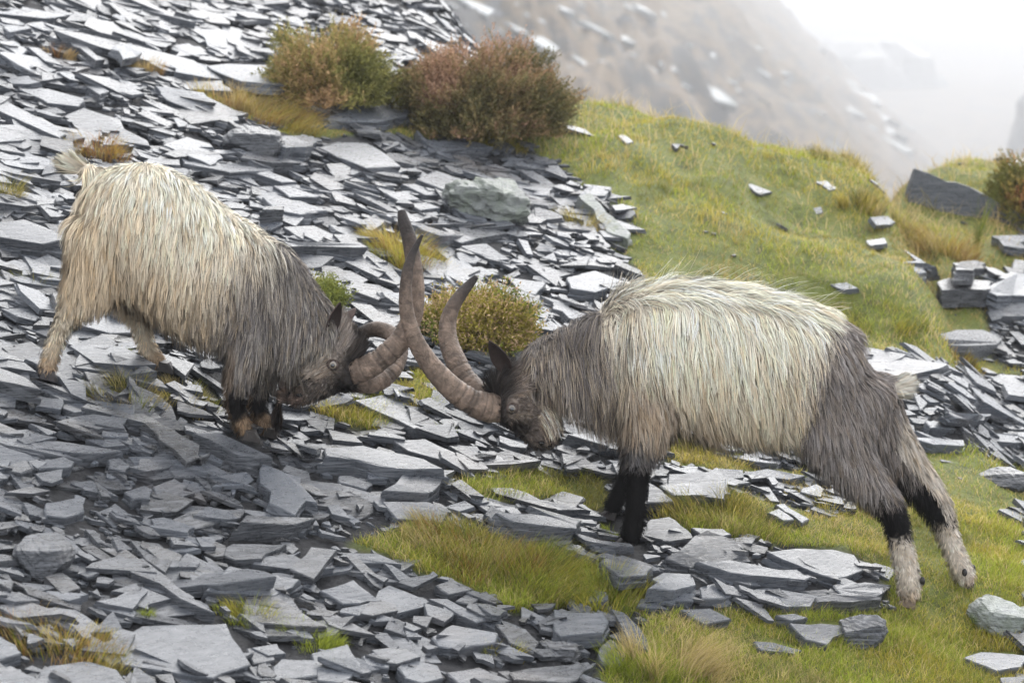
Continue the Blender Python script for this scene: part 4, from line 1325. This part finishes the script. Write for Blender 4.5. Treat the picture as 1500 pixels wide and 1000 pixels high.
def make_goat(spec):
    loc = np.array(spec['loc'])
    root = empty('goat', loc)
    tag(root, spec['label'], 'goat', 'fighting goats')
    tubes = {k: tube(v) for k, v in spec['tubes'].items()}
    bme = merged_body('body', tubes)
    nv = len(bme.vertices)
    co = np.empty(nv * 3, np.float32)
    bme.vertices.foreach_get('co', co)
    co = co.reshape(-1, 3).astype(float)
    bme.calc_loop_triangles()
    tri = np.empty(len(bme.loop_triangles) * 3, np.int32)
    bme.loop_triangles.foreach_get('vertices', tri)
    tri = tri.reshape(-1, 3)
    vn = np.empty(nv * 3, np.float32)
    bme.vertices.foreach_get('normal', vn)
    vn = vn.reshape(-1, 3).astype(float)
    bvh = BVHTree.FromPolygons([Vector(c) for c in co], [tuple(t) for t in tri])
    names = list(tubes)
    # which part each vertex belongs to
    best = np.full(nv, 1e9)
    part = np.zeros(nv, int)
    prm = np.zeros(nv)
    for i, k in enumerate(names):
        pts, ra, rb = tubes[k]
        for j in range(len(pts)):
            dd = np.linalg.norm(co - pts[j], axis=1) / max(ra[j], rb[j])
            u = dd < best
            best[u] = dd[u]
            part[u] = i
            prm[u] = j / (len(pts) - 1)
    # roots over the skin, by area times density
    A, B, Cc = co[tri[:, 0]], co[tri[:, 1]], co[tri[:, 2]]
    area = np.linalg.norm(np.cross(B - A, Cc - A), axis=1)
    dens = np.array([spec['density'].get(n.split('_')[0], 1.0) for n in names])[part[tri[:, 0]]]
    wgt = area * dens
    n = spec['strands']
    r_ = np.random.default_rng(spec['seed'])
    ti = r_.choice(len(tri), n, p=wgt / wgt.sum())
    u, v = r_.uniform(0, 1, n), r_.uniform(0, 1, n)
    fl = u + v > 1
    u[fl], v[fl] = 1 - u[fl], 1 - v[fl]
    rp = A[ti] + (B - A)[ti] * u[:, None] + (Cc - A)[ti] * v[:, None]
    rn = vn[tri[ti, 0]]
    rpart, rprm = part[tri[ti, 0]], prm[tri[ti, 0]]
    pname = np.array([nm.split('_')[0] for nm in names])[rpart]
    px, py = proj(rp)
    bare = np.hypot(px - spec['eye'][0], py - spec['eye'][1]) > 8.5
    rp, rn, rpart, rprm, pname, px, py = (q[bare | (pname != 'head')] for q in (rp, rn, rpart, rprm, pname, px, py))
    n = len(rp)
    L, flow, grav, lift, wd, clump, colr = spec['hair'](pname, rprm, px, py, rp, rn, r_)
    m = 6
    paths = np.empty((n, m, 3))
    paths[:, 0] = rp - rn * 0.002
    step = L / (m - 1)
    fd = flow - rn * np.sum(flow * rn, 1)[:, None]
    fd /= np.linalg.norm(fd, axis=1)[:, None] + 1e-9
    # wind and lock waviness shared by neighbours
    cell = np.stack([vnoise(rp[:, 0] * 22 + 3, rp[:, 2] * 22 + rp[:, 1] * 13, 5 + k) - 0.5 for k in range(3)], -1)
    d = fd + rn * lift[:, None] + cell * 0.55 + r_.normal(0, 0.10, (n, 3))
    d /= np.linalg.norm(d, axis=1)[:, None]
    off0 = 0.003 + r_.uniform(0, 1, n) * np.clip(L * 0.16, 0.003, 0.022)
    cur = paths[:, 0].copy()
    for i in range(1, m):
        t = i / (m - 1)
        d = d + np.array([0, 0, -1.0]) * (grav * 0.5)[:, None] + r_.normal(0, 0.05, (n, 3))
        d /= np.linalg.norm(d, axis=1)[:, None]
        nxt = cur + d * step[:, None]
        for q in (range(n) if i in (1, 2, 3, 5) else ()):
            if L[q] < 0.03 and i > 2:
                continue
            hitp = bvh.find_nearest(Vector(nxt[q]), 0.08)
            if hitp[0] is not None:
                lc, nr = np.array(hitp[0]), np.array(hitp[1])
                sdist = (nxt[q] - lc) @ nr
                need = off0[q] * min(1.0, 0.35 + t)
                if sdist < need:
                    nxt[q] = nxt[q] + nr * (need - sdist)
        d = nxt - cur
        d /= np.linalg.norm(d, axis=1)[:, None] + 1e-9
        cur = nxt
        paths[:, i] = cur
    # locks: strands draw together towards a guide strand
    ng = max(50, int(n / spec.get('per_lock', 16)))
    gi = r_.choice(n, ng, replace=False)
    kd = KDTree(ng)
    for j, g in enumerate(gi):
        kd.insert(Vector(rp[g]), j)
    kd.balance()
    owner = np.array([gi[kd.find(Vector(p))[1]] for p in rp])
    near = np.linalg.norm(rp - rp[owner], axis=1)
    near_ok = (near < 0.045) & (np.sum(rn * rn[owner], 1) > 0.3)
    tt = np.linspace(0, 1, m)
    wcl = clump[:, None] * tt[None] ** 1.1 * near_ok[:, None]
    scale = (L / L[owner])[:, None, None]
    tgt = paths[owner]
    tgt = tgt[:, :1] + (tgt - tgt[:, :1]) * np.clip(scale, 0.6, 1.3)
    paths = paths + (tgt - paths) * wcl[..., None]
    # gentle waves, in step within a lock
    ph, fr = r_.uniform(0, 6.28, n)[owner], r_.uniform(3, 7, n)[owner]
    wdir = r_.normal(0, 1, (n, 3))[owner]
    amp = np.clip(L * 0.045, 0, 0.006)
    paths = paths + wdir[:, None] * (amp[:, None] * tt[None] * np.sin(ph[:, None] + fr[:, None] * tt[None]))[..., None]
    # colour: lock by lock and strand by strand
    lockv = r_.uniform(0.88, 1.16, n)[owner]
    sv = r_.uniform(0.88, 1.2, n)
    tint = np.clip(r_.normal(0.1, 0.5, n)[owner], -0.3, 1.2)[:, None]
    col = colr * (1.06 * lockv * sv)[:, None] * (1 - tint * np.array([0.05, 0.13, 0.24]))
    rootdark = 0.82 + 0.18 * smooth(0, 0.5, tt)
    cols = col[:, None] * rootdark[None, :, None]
    bn = rn[:, None] * 1.0 + (r_.normal(0, 0.22, (n, 3))[owner] + r_.normal(0, 0.08, (n, 3)))[:, None]
    bn = bn / np.linalg.norm(bn, axis=2)[..., None]
    cols = np.clip(cols, 0, 0.9)
    VV, QQ, CC, BB, off = [], [], [], [], 0
    for sel, rows in ((L < 0.05, [0, 2, 5]), (L >= 0.05, [0, 1, 2, 3, 4, 5])):
        V, q, C, _ = ribbons(paths[sel][:, rows], wd[sel], rn[sel], cols[sel][:, rows])
        VV.append(V)
        QQ.append(q + off)
        CC.append(C)
        BB.append(np.repeat(bn[sel][:, 0], 2 * len(rows), 0))
        off += len(V)
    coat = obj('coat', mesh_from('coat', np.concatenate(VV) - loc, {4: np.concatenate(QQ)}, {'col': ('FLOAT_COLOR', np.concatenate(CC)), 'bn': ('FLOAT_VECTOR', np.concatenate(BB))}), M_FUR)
    coat.parent = root
    tag(coat, kind='stuff')
    # skin under the hair
    vname = np.array([nm.split('_')[0] for nm in names])[part]
    vpx, vpy = proj(co)
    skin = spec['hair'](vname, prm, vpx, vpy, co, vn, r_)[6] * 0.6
    bme.vertices.foreach_set('co', (co - loc).astype(np.float32).ravel())
    a = bme.attributes.new('col', 'FLOAT_COLOR', 'POINT')
    a.data.foreach_set('color', np.c_[skin, np.ones(nv)].astype(np.float32).ravel())
    bme.polygons.foreach_set('use_smooth', np.ones(len(bme.polygons), bool))
    bme.name = 'body'
    body = obj('body', bme, M_SKIN)
    body.parent = root
    # horns
    for nodes in spec['horns']:
        o = obj('horn', horn_mesh(nodes, loc), M_HORN)
        o.parent = root
    # eyes, on the skin at both sides of the head
    ex, ey = spec['eye']
    for sgn in (-1, 1):
        p = P(ex, ey, sgn * 0.3)
        h = bvh.ray_cast(Vector(P(ex, ey, 0)) + Vector((0, sgn * 0.3, 0)), Vector((0, -sgn, 0)))
        if h[0] is None:
            continue
        V, F = uv_sphere('eye', 0.0155)
        e = obj('eye', mesh_from('eye', V, F, None, True), spec['iris'])
        e.location = Vector(np.array(h[0]) - loc) + Vector((0, sgn * 0.003, 0))
        e.parent = root
        # lids
        lid_v, lid_f = [], []
        for k in range(16):
            a_ = 2 * math.pi * k / 16
            for j_, (rr, yy) in enumerate(((0.0190, -0.002), (0.0160, 0.0090), (spec['lid'], 0.0118))):
                lid_v.append((rr * math.cos(a_), sgn * yy, rr * (0.9 if j_ == 0 else 0.72) * math.sin(a_)))
        for k in range(16):
            k2 = (k + 1) % 16
            for j in range(2):
                lid_f.append((k * 3 + j, k2 * 3 + j, k2 * 3 + j + 1, k * 3 + j + 1))
        lv = np.array(lid_v)
        lo = obj('eyelid', mesh_from('eyelid', lv, lid_f, {'col': ('FLOAT_COLOR', np.tile([0.10, 0.075, 0.065, 1], (len(lv), 1)))}, True), M_EAR)
        lo.parent = e
    # nostrils and mouth
    for sgn in (-1, 1):
        nx, ny = spec['nostril']
        h = bvh.ray_cast(Vector(P(nx, ny, 0)) + Vector((0, sgn * 0.3, 0)), Vector((0, -sgn, 0)))
        if h[0] is None:
            continue
        V, F = uv_sphere('nostril', 0.008, 1.2, 0.8, 0.7, 8)
        o = obj('nostril', mesh_from('nostril', V, F, {'col': ('FLOAT_COLOR', np.tile([0.012, 0.01, 0.01, 1], (len(V), 1)))}, True), M_HOOF)
        o.location = Vector(np.array(h[0]) - loc) + Vector((0, sgn * 0.006, 0))
        o.parent = root
    for sgn in (-1, 1):
        V, F = [], []
        for (mx, my) in spec['mouth']:
            h = bvh.ray_cast(Vector(P(mx, my, 0)) + Vector((0, sgn * 0.3, 0)), Vector((0, -sgn, 0)))
            if h[0] is not None:
                V.append(np.array(h[0]))
        if len(V) > 2:
            pts = np.array(V) + np.array([0, sgn * 0.002, 0])
            V, F = loft(pts, np.full(len(pts), 0.0035), np.full(len(pts), 0.006), 8)
            o = obj('mouth', mesh_from('mouth', V - loc, F, {'col': ('FLOAT_COLOR', np.tile([0.015, 0.011, 0.01, 1], (len(V), 1)))}, True), M_EAR)
            o.parent = root
    for base, tip, face, width in spec['ears']:
        V, F, C = ear_mesh(base, tip, width, face, spec['ear_col'])
        o = obj('ear', mesh_from('ear', V - loc, F, {'col': ('FLOAT_COLOR', C)}, True), M_EAR)
        o.parent = root
    for (dx, dy, dyy) in spec.get('dewclaws', ()):
        V, F = uv_sphere('dewclaw', 0.010, 0.8, 0.8, 1.15, 8)
        o = obj('dewclaw', mesh_from('dewclaw', V, F, {'col': ('FLOAT_COLOR', np.tile([0.012, 0.01, 0.01, 1], (len(V), 1)))}, True), M_HOOF)
        o.location = Vector(P(dx, dy, dyy) - loc)
        o.parent = root
    for (hx, hy, hyy, size, tint, yaw) in spec['hooves']:
        o = obj('hoof', hoof_mesh(spec['fx'], size, tint), M_HOOF)
        p = P(hx, hy, hyy)
        o.location = Vector(p - loc)
        o.rotation_euler = (0, 0.26, yaw)
        o.parent = root
    return root

c_ = lambda *v: np.array(srgb(*v))

def base_hair(pname, n):
    L = np.full(n, 0.1)
    grav = np.full(n, 0.5)
    lift = np.full(n, 0.35)
    wd = np.full(n, 0.0018)
    clump = np.full(n, 0.52)
    return L, grav, lift, wd, clump

def lerp(a, b, w):
    return a + (b - a) * np.asarray(w)[:, None]

def hair_bent(pname, prm, px, py, p, nrm, r_):
    n = len(px)
    L, grav, lift, wd, clump = base_hair(pname, n)
    leg = np.isin(pname, ['foreleg', 'hindleg'])
    head = pname == 'head'
    neck = pname == 'neck'
    tail = pname == 'tail'
    torso = pname == 'torso'
    flow = np.tile([-0.25, 0, -1.0], (n, 1))
    # on the back the hair parts along the spine and falls to both sides
    flow[:, 1] = np.sign(p[:, 1]) * 0.7
    L[torso] = 0.068 + 0.02 * smooth(320, 400, px[torso])
    L[torso & (py > 430)] *= 1.0
    L[neck] = 0.135 - 0.10 * smooth(418, 452, px[neck])
    grav[torso | neck] = 0.55
    low = leg & (prm > 0.55)
    L[leg] = 0.07 - 0.052 * smooth(0.15, 0.45, prm[leg])
    L[low] = 0.015
    lift[low] = 0.15
    hl = (pname == 'hindleg') & (prm < 0.4)
    L[hl] = 0.075 - 0.05 * smooth(0.12, 0.4, prm[hl])
    flow[head] = [-0.45, 0, 0.35]
    L[head] = 0.011
    cheek = head & (px < 485) & (py < 548) & (prm < 0.75)
    L[cheek] = 0.032
    flow[cheek] = [-0.9, 0, -0.3]
    poll = head & (prm < 0.2)
    L[poll] = 0.05
    flow[poll] = [0.3, 0, 0.5]
    lift[head] = 0.12
    grav[head] = 0.05
    clump[head] = 0.45
    wd[head] = 0.0017
    wd[low] = 0.0017
    clump[low] = 0.4
    flow[tail] = [-1, 0, 0.35]
    L[tail] = 0.06
    grav[tail] = 0.0
    lift[tail] = 0.6
    # colour
    cream, beige, tan = c_(242, 229, 207), c_(224, 204, 176), c_(204, 178, 144)
    grey, dark, ash = c_(128, 121, 117), c_(74, 71, 72), c_(172, 162, 148)
    # distance along the body from rump to neck
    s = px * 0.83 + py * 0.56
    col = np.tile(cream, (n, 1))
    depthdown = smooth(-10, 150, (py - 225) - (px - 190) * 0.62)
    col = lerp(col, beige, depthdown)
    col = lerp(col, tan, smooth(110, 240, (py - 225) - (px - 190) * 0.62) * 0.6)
    wgrey = smooth(455, 560, s + 45 * (vnoise(px / 28, py / 60, 4) - 0.5) + r_.normal(0, 22, n))
    gcol = lerp(np.tile(grey, (n, 1)), ash, (r_.uniform(0, 1, n) < 0.30 + 0.35 * smooth(470, 530, py) * smooth(370, 400, px)) * 0.9)
    spine = smooth(0.45, 0.95, nrm[:, 2]) * smooth(300, 350, px)
    gcol = lerp(gcol, dark, np.clip(spine * 0.85 + (r_.uniform(0, 1, n) < 0.22) * 0.8, 0, 1))
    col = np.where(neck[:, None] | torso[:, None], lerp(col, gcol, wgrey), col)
    hind = pname == 'hindleg'
    pj = prm + r_.normal(0, 0.02, n)
    col[hind] = lerp(lerp(col[hind], 0.6 * cream + 0.4 * tan, smooth(0.12, 0.45, pj[hind])), c_(186, 154, 122), smooth(0.6, 0.95, prm[hind]) * 0.85)
    fore = pname == 'foreleg'
    fc = lerp(gcol[fore], c_(26, 23, 23), smooth(0.25, 0.45, pj[fore]))
    fc = lerp(fc, c_(146, 122, 98), np.clip(smooth(0.72, 0.8, prm[fore]) + (nrm[fore, 0] < -0.55) * 0.45, 0, 1))
    col[fore] = fc
    beard = pname == 'beard'
    L[beard] = 0.075
    flow[beard] = [-0.05, 0, -1]
    grav[beard] = 0.9
    lift[beard] = 0.1
    col[beard] = c_(70, 62, 58)
    hc = np.tile(c_(112, 103, 96), (head.sum(), 1))
    hx, hy = px[head], py[head]
    hc = lerp(hc, c_(150, 138, 126), smooth(500, 455, hx) * smooth(565, 525, hy) * 0.9)
    hc = lerp(hc, c_(34, 31, 31), np.clip(smooth(494, 512, hx + 0.35 * (hy - 530)) * 0.9, 0, 1))
    hc = lerp(hc, c_(120, 102, 92), smooth(455, 438, hx) * smooth(540, 565, hy) * 0.8)
    hc = lerp(hc, c_(140, 124, 108), np.exp(-((hx - 470) / 18) ** 2 - ((hy - 548) / 6) ** 2) * 0.6)
    hc = hc * 1.5 * np.where(r_.uniform(0, 1, len(hc)) < 0.3, 1.7, 1.0)[:, None]
    col[head] = hc
    col[tail] = c_(236, 222, 200)
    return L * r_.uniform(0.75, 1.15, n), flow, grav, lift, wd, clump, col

def hair_charging(pname, prm, px, py, p, nrm, r_):
    n = len(px)
    L, grav, lift, wd, clump = base_hair(pname, n)
    leg = np.isin(pname, ['foreleg', 'hindleg'])
    head, neck, tail, torso = pname == 'head', pname == 'neck', pname == 'tail', pname == 'torso'
    flow = np.tile([0.35, 0, -1.0], (n, 1))
    flow[:, 1] = np.sign(p[:, 1]) * 0.6
    haunch = smooth(1160, 1230, px + 0.2 * (py - 500))
    L[torso] = (0.105 - 0.065 * haunch[torso])
    L[neck] = 0.14
    front = neck & (py > 555)
    L[front] = 0.17
    L[neck] -= (L[neck] - 0.045) * smooth(855, 800, px[neck])
    top = torso & (nrm[:, 2] > 0.75)
    lift[top] = 0.75
    flow[top] = [0.9, 0, -0.1]
    flow[neck] = [0.45, 0, -0.9]
    wisp = torso & (nrm[:, 2] > 0.5) & (r_.uniform(0, 1, n) < 0.03) & (haunch < 0.6)
    L[wisp] = 0.12
    lift[wisp] = 1.3
    grav[wisp] = 0.2
    clump[wisp] = 0.1
    wd[wisp] = 0.0014
    lift[neck] = 0.3
    hind, fore = pname == 'hindleg', pname == 'foreleg'
    L[hind] = 0.05 - 0.03 * smooth(0.3, 0.6, prm[hind])
    L[fore] = 0.06 - 0.035 * smooth(0.1, 0.3, prm[fore])
    L[fore & (prm > 0.36)] = 0.010
    L[hind & (prm > 0.55)] = 0.013
    lift[(fore & (prm > 0.36)) | (hind & (prm > 0.55))] = 0.1
    low = leg & (prm > 0.5)
    wd[low] = 0.0017
    clump[low] = 0.4
    flow[hind] = [0.5, 0, -0.9]
    flow[head] = [0.35, 0, 0.45]
    L[head] = 0.011
    cheek = head & (px > 790) & (prm < 0.6)
    L[cheek] = 0.06
    flow[cheek] = [0.8, 0, -0.6]
    poll = head & (prm < 0.22)
    L[poll] = 0.06
    flow[poll] = [0.6, 0, 0.3]
    lift[head] = 0.12
    grav[head] = 0.05
    grav[cheek] = 0.5
    wd[head] = 0.0017
    flow[tail] = [1, 0, 0.25]
    L[tail] = 0.042
    grav[tail] = 0.0
    lift[tail] = 0.6
    cream, beige, ivory = c_(242, 229, 210), c_(228, 207, 178), c_(248, 234, 211)
    grey, dark, ash, brown = c_(126, 118, 114), c_(70, 66, 66), c_(180, 166, 148), c_(146, 128, 110)
    col = np.tile(ivory, (n, 1))
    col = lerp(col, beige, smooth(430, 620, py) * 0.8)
    jn = r_.normal(0, 26, n)
    nn = 50 * (vnoise(px / 40, py / 60, 8) - 0.5)
    # grey forequarter: the border runs from the withers down and back
    border = 905 + 0.28 * (py - 430)
    wf = smooth(25, -45, px - border + jn + nn)
    fc = lerp(np.tile(grey, (n, 1)), ash, (r_.uniform(0, 1, n) < 0.42) * 0.95)
    fc = lerp(fc, dark, np.clip(smooth(0.5, 0.95, nrm[:, 2]) * 0.6 + (r_.uniform(0, 1, n) < 0.16) * 0.9, 0, 1))
    fc = lerp(fc, brown, smooth(520, 640, py) * 0.5)
    # grey haunch
    hb_ = 1195 - 0.22 * (py - 470) + 60 * smooth(500, 420, py)
    wh = smooth(-30, 45, px - hb_ + jn + nn)
    hcol = lerp(np.tile(c_(138, 129, 124), (n, 1)), c_(158, 150, 144), (r_.uniform(0, 1, n) < 0.3) * 0.9)
    hcol = lerp(hcol, dark, (r_.uniform(0, 1, n) < 0.16) * 0.7)
    # ragged grey patch on the lower ribs behind the elbow
    wp = np.exp(-((px - 1010) / 45) ** 2 - ((py - 612) / 38) ** 2)
    body = torso | neck
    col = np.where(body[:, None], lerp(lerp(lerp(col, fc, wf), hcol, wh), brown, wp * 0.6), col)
    col[neck] = fc[neck]
    hc = hcol[hind]
    pr = prm[hind] + r_.normal(0, 0.012, hind.sum())
    pf = prm[fore] + r_.normal(0, 0.015, fore.sum())
    farl = p[hind, 1] > 0.02
    yj = py[hind] + r_.normal(0, 7, hind.sum()) + 0.15 * (px[hind] - 1310)
    hc = lerp(hc, c_(18, 16, 17), np.where(farl, smooth(690, 712, yj), smooth(722, 748, yj)))
    hc = lerp(hc, c_(226, 212, 196), np.where(farl, smooth(776, 786, yj), smooth(789, 800, yj)))
    hc = lerp(hc, c_(190, 160, 138), smooth(0.86, 1.0, pr) * 0.7)
    inner = (p[hind, 1] > 0.02) & (nrm[hind, 0] > 0.35) & (pr < 0.55) & (pr > 0.1)
    hc = np.where(inner[:, None], c_(196, 184, 170), hc)
    col[hind] = hc
    fo = lerp(lerp(np.tile(c_(168, 150, 132), (fore.sum(), 1)), ash, (r_.uniform(0, 1, fore.sum()) < 0.4) * 0.9), c_(104, 100, 99), smooth(0.16, 0.26, pf))
    fo = lerp(fo, c_(16, 14, 14), smooth(0.33, 0.38, pf))
    col[fore] = fo
    hx, hy = px[head], py[head]
    hd = np.tile(c_(114, 103, 95), (head.sum(), 1))
    hd = lerp(hd, c_(30, 27, 27), smooth(752, 738, hx) * 0.9)
    hd = lerp(hd, c_(28, 25, 25), np.exp(-((hx - 765) / 20) ** 2 - ((hy - 625) / 12) ** 2) * 0.9)
    hd = lerp(hd, ash, cheek[head] * (r_.uniform(0, 1, head.sum()) < 0.6) * 0.9)
    hd = lerp(hd, c_(150, 136, 120), np.exp(-((hx - 762) / 14) ** 2 - ((hy - 609) / 5) ** 2) * 0.6)
    hd = hd * 1.4 * np.where(r_.uniform(0, 1, len(hd)) < 0.3, 1.7, 1.0)[:, None]
    col[head] = hd
    col[tail] = lerp(np.tile(c_(160, 150, 142), (tail.sum(), 1)), c_(232, 222, 206), smooth(0.2, 0.45, prm[tail]))
    return L * r_.uniform(0.75, 1.15, n), flow, grav, lift, wd, clump, col

k_ = 0.92
bent = dict(
    label='cream goat with grey neck, bent downhill with its muzzle tucked to its chest',
    loc=P(230, 600, 0), fx=1, seed=3, strands=70000, per_lock=8,
    density=dict(torso=1.0, neck=1.25, head=3.0, beard=5, foreleg=1.1, hindleg=1.2, tail=6),
    tubes=dict(
        torso=[(138, 284, 0, 44, .08), (172, 308, 0, 82, .135), (225, 345, 0, 95, .16), (280, 386, 0, 93, .17), (335, 417, 0, 90, .165), (380, 443, 0, 80, .14), (408, 468, 0, 60, .11)],
        head_collar=[(500, 549, -.018, 19), (508, 547, -.030, 20), (515, 545, -.035, 19)],
        head_collar_far=[(500, 552, .018, 18), (508, 555, .034, 18), (515, 557, .045, 17)],
        head_brow=[(503, 513, -.040, 9), (496, 522, -.052, 9), (487, 519, -.050, 8)],
        head_brow_far=[(503, 513, .040, 9), (496, 522, .052, 9), (487, 519, .050, 8)],
        neck=[(370, 420, 0, 76, .13), (415, 455, 0, 62, .105), (452, 487, 0, 50, .085), (480, 510, 0, 40, .07)],
        head=[(508, 498, 0, 27, .05), (491, 519, 0, 42, .063), (470, 541, 0, 40, .058), (449, 560, 0, 31, .045), (431, 573, 0, 25, .037), (421, 579, 0, 18, .028)],
        hindleg_near=[(158, 335, -.05, 58, .085), (142, 395, -.075, 43, .065), (113, 445, -.088, 24, .045), (94, 475, -.09, 14), (79, 507, -.09, 12), (72, 530, -.09, 12), (69, 545, -.09, 12)],
        hindleg_far=[(170, 345, .05, 52, .085), (188, 400, .085, 38, .065), (200, 448, .12, 22), (207, 480, .13, 14), (215, 508, .13, 12), (226, 524, .13, 12), (234, 533, .13, 11)],
        foreleg_near=[(378, 455, -.07, 45, .07), (362, 525, -.09, 26), (347, 565, -.10, 16), (343, 595, -.10, 13), (351, 615, -.09, 13), (361, 633, -.09, 11)],
        foreleg_far=[(390, 460, .09, 42), (386, 530, .10, 25), (379, 570, .10, 15), (377, 600, .10, 13), (383, 615, .09, 13), (391, 630, .09, 11)],
        beard=[(424, 566, 0, 9), (415, 578, 0, 8), (408, 592, 0, 5), (405, 604, 0, 3)],
        tail=[(145, 262, 0, 16), (128, 252, 0, 13), (112, 247, 0, 8), (104, 245, 0, 5)],
    ),
    horns=[
        [(494, 549, -.006, 13), (514, 546, -.03, 17.5), (538, 538, -.043, 18), (565, 520, -.045, 17), (590, 494, -.035, 16), (604, 462, -.03, 15), (608, 425, -.03, 14), (606, 388, -.025, 12), (600, 352, -.02, 11), (592, 326, -.01, 9), (588, 309, 0, 6)],
        [(505, 556, .045, 16), (540, 562, .07, 15), (563, 554, .10, 14), (580, 535, .14, 13), (585, 511, .18, 13), (574, 490, .22, 12.5), (552, 482, .25, 12), (530, 488, .27, 10), (512, 502, .28, 6)],
    ],
    lid=0.0098, iris=M_EYE_PALE, eye=(490, 529), nostril=(440, 575), mouth=[(456, 549), (448, 553), (440, 559), (432, 565), (426, 571), (422, 577)],
    ears=[(P(484, 490, -.06), P(499, 443, -.085), (0.75, -0.85, 0.0), 0.043), (P(496, 482, .06), P(522, 452, .12), (0.75, 0.85, 0.0), 0.043)],
    ear_col=c_(70, 58, 54),
    hooves=[(68, 555, -.09, .025, c_(70, 66, 66), 0.1), (240, 543, .13, .024, c_(64, 60, 60), -0.1), (365, 644, -.09, .025, c_(60, 56, 54), 0.05), (394, 639, .09, .024, c_(60, 56, 54), 0)],
    hair=hair_bent)
charging = dict(
    label='cream goat with grey haunch and black forelegs, bracing uphill with hind legs stretched back',
    loc=P(1120, 840, 0), fx=-1, seed=4, strands=74000, per_lock=8,
    density=dict(torso=1.0, neck=1.2, head=3.0, foreleg=1.2, hindleg=1.35, tail=6),
    tubes=dict(
        torso=[(1272, 572, 0, 40, .06), (1240, 572, 0, 78, .12), (1190, 549, 0, 92, .15), (1130, 533, 0, 99, .17), (1060, 524, 0, 106, .18), (1000, 516, 0, 102, .175), (945, 512, 0, 88, .15), (905, 518, 0, 68, .115)],
        head_collar=[(749, 598, -.018, 22), (740, 598, -.030, 24), (732, 598, -.035, 23)],
        head_collar_far=[(749, 592, .018, 20), (740, 590, .034, 21), (732, 586, .05, 20)],
        head_brow=[(741, 577, -.040, 9), (746, 585, -.052, 9), (756, 583, -.050, 8)],
        head_brow_far=[(741, 577, .040, 9), (746, 585, .052, 9), (756, 583, .050, 8)],
        neck=[(950, 505, 0, 82, .14), (890, 520, 0, 66, .11), (838, 533, 0, 54, .09), (785, 548, 0, 46, .075)],
        head=[(742, 552, 0, 26, .048), (754, 574, 0, 38, .062), (772, 599, 0, 39, .058), (787, 622, 0, 31, .045), (798, 640, 0, 24, .036), (804, 650, 0, 16, .027)],
        foreleg_near=[(958, 555, -.085, 50, .06), (948, 625, -.10, 35), (937, 672, -.11, 22), (932, 715, -.11, 15.5), (930, 752, -.11, 15), (926, 775, -.11, 16), (922, 788, -.10, 15)],
        foreleg_far=[(955, 570, .10, 46), (938, 640, .11, 28), (923, 685, .12, 16), (910, 718, .12, 14), (899, 740, .12, 13), (894, 750, .12, 12)],
        hindleg_near=[(1235, 560, -.035, 76, .085), (1224, 626, -.07, 60, .075), (1245, 676, -.09, 39, .06), (1279, 713, -.10, 26), (1308, 750, -.10, 20), (1320, 800, -.10, 17), (1331, 848, -.10, 17), (1331, 872, -.09, 16)],
        hindleg_far=[(1262, 585, .06, 52), (1288, 635, .09, 42), (1332, 690, .10, 29), (1372, 742, .10, 21), (1392, 795, .10, 16), (1409, 835, .10, 16), (1419, 850, .10, 14)],
        tail=[(1275, 568, 0, 24), (1298, 570, 0, 21), (1316, 567, 0, 15), (1328, 563, 0, 8)],
    ),
    horns=[
        [(756, 597, -.006, 15), (734, 598, -.03, 21), (712, 596, -.047, 22), (690, 588, -.06, 20), (665, 571, -.07, 18), (642, 548, -.08, 16), (622, 522, -.09, 14), (607, 495, -.10, 12.5), (597, 464, -.105, 11), (594, 430, -.11, 9.5), (597, 397, -.11, 8), (604, 373, -.105, 6), (612, 356, -.10, 4), (619, 344, -.10, 2)],
        [(738, 588, .05, 19), (704, 577, .08, 18), (682, 555, .11, 17), (667, 527, .14, 16), (657, 500, .17, 14.5), (656, 474, .19, 13), (663, 450, .20, 11), (677, 429, .21, 9), (690, 414, .22, 6.5), (698, 405, .22, 4)],
    ],
    lid=0.0095, iris=M_EYE_AMBER, eye=(750, 592), nostril=(793, 645), mouth=[(797, 618), (800, 627), (803, 636), (806, 645), (807, 651)], dewclaws=[(1351, 850, -.125), (1351, 852, -.075), (1413, 838, .06), (1425, 832, .125)],
    ears=[(P(742, 543, -.05), P(716, 499, -.09), (-0.4, -0.9, 0.2), 0.05), (P(740, 540, .05), P(718, 505, .13), (-0.5, 0.85, 0.2), 0.046)],
    ear_col=c_(72, 60, 56),
    hooves=[(917, 798, -.10, .024, c_(70, 66, 64), 0.0), (892, 759, .12, .022, c_(50, 46, 46), 0.0), (1329, 888, -.09, .023, c_(120, 104, 92), 0.0), (1416, 861, .10, .019, c_(90, 80, 74), 0.2)],
    hair=hair_charging)
make_goat(bent)
make_goat(charging)

# ------------------------------------------------------------------ haze
def haze_box(lo, hi, density):
    x0, y0, z0 = lo
    x1, y1, z1 = hi
    V = np.array([(x, y, z) for z in (z0, z1) for y in (y0, y1) for x in (x0, x1)], float)
    F = [(0, 2, 3, 1), (4, 5, 7, 6), (0, 1, 5, 4), (2, 6, 7, 3), (0, 4, 6, 2), (1, 3, 7, 5)]
    o = obj('haze', mesh_from('haze', V, F))
    m = bpy.data.materials.new('haze')
    m.use_nodes = True
    nt = m.node_tree
    nt.nodes.clear()
    out = nt.nodes.new('ShaderNodeOutputMaterial')
    pv = nt.nodes.new('ShaderNodeVolumePrincipled')
    pv.inputs['Color'].default_value = (0.80, 0.815, 0.84, 1)
    pv.inputs['Density'].default_value = density
    pv.inputs['Anisotropy'].default_value = 0.2
    nt.links.new(pv.outputs[0], out.inputs['Volume'])
    o.data.materials.append(m)
    tag(o, kind='stuff')

haze_box((-802, -14, -72), (802, 2502, 70), 0.00125)
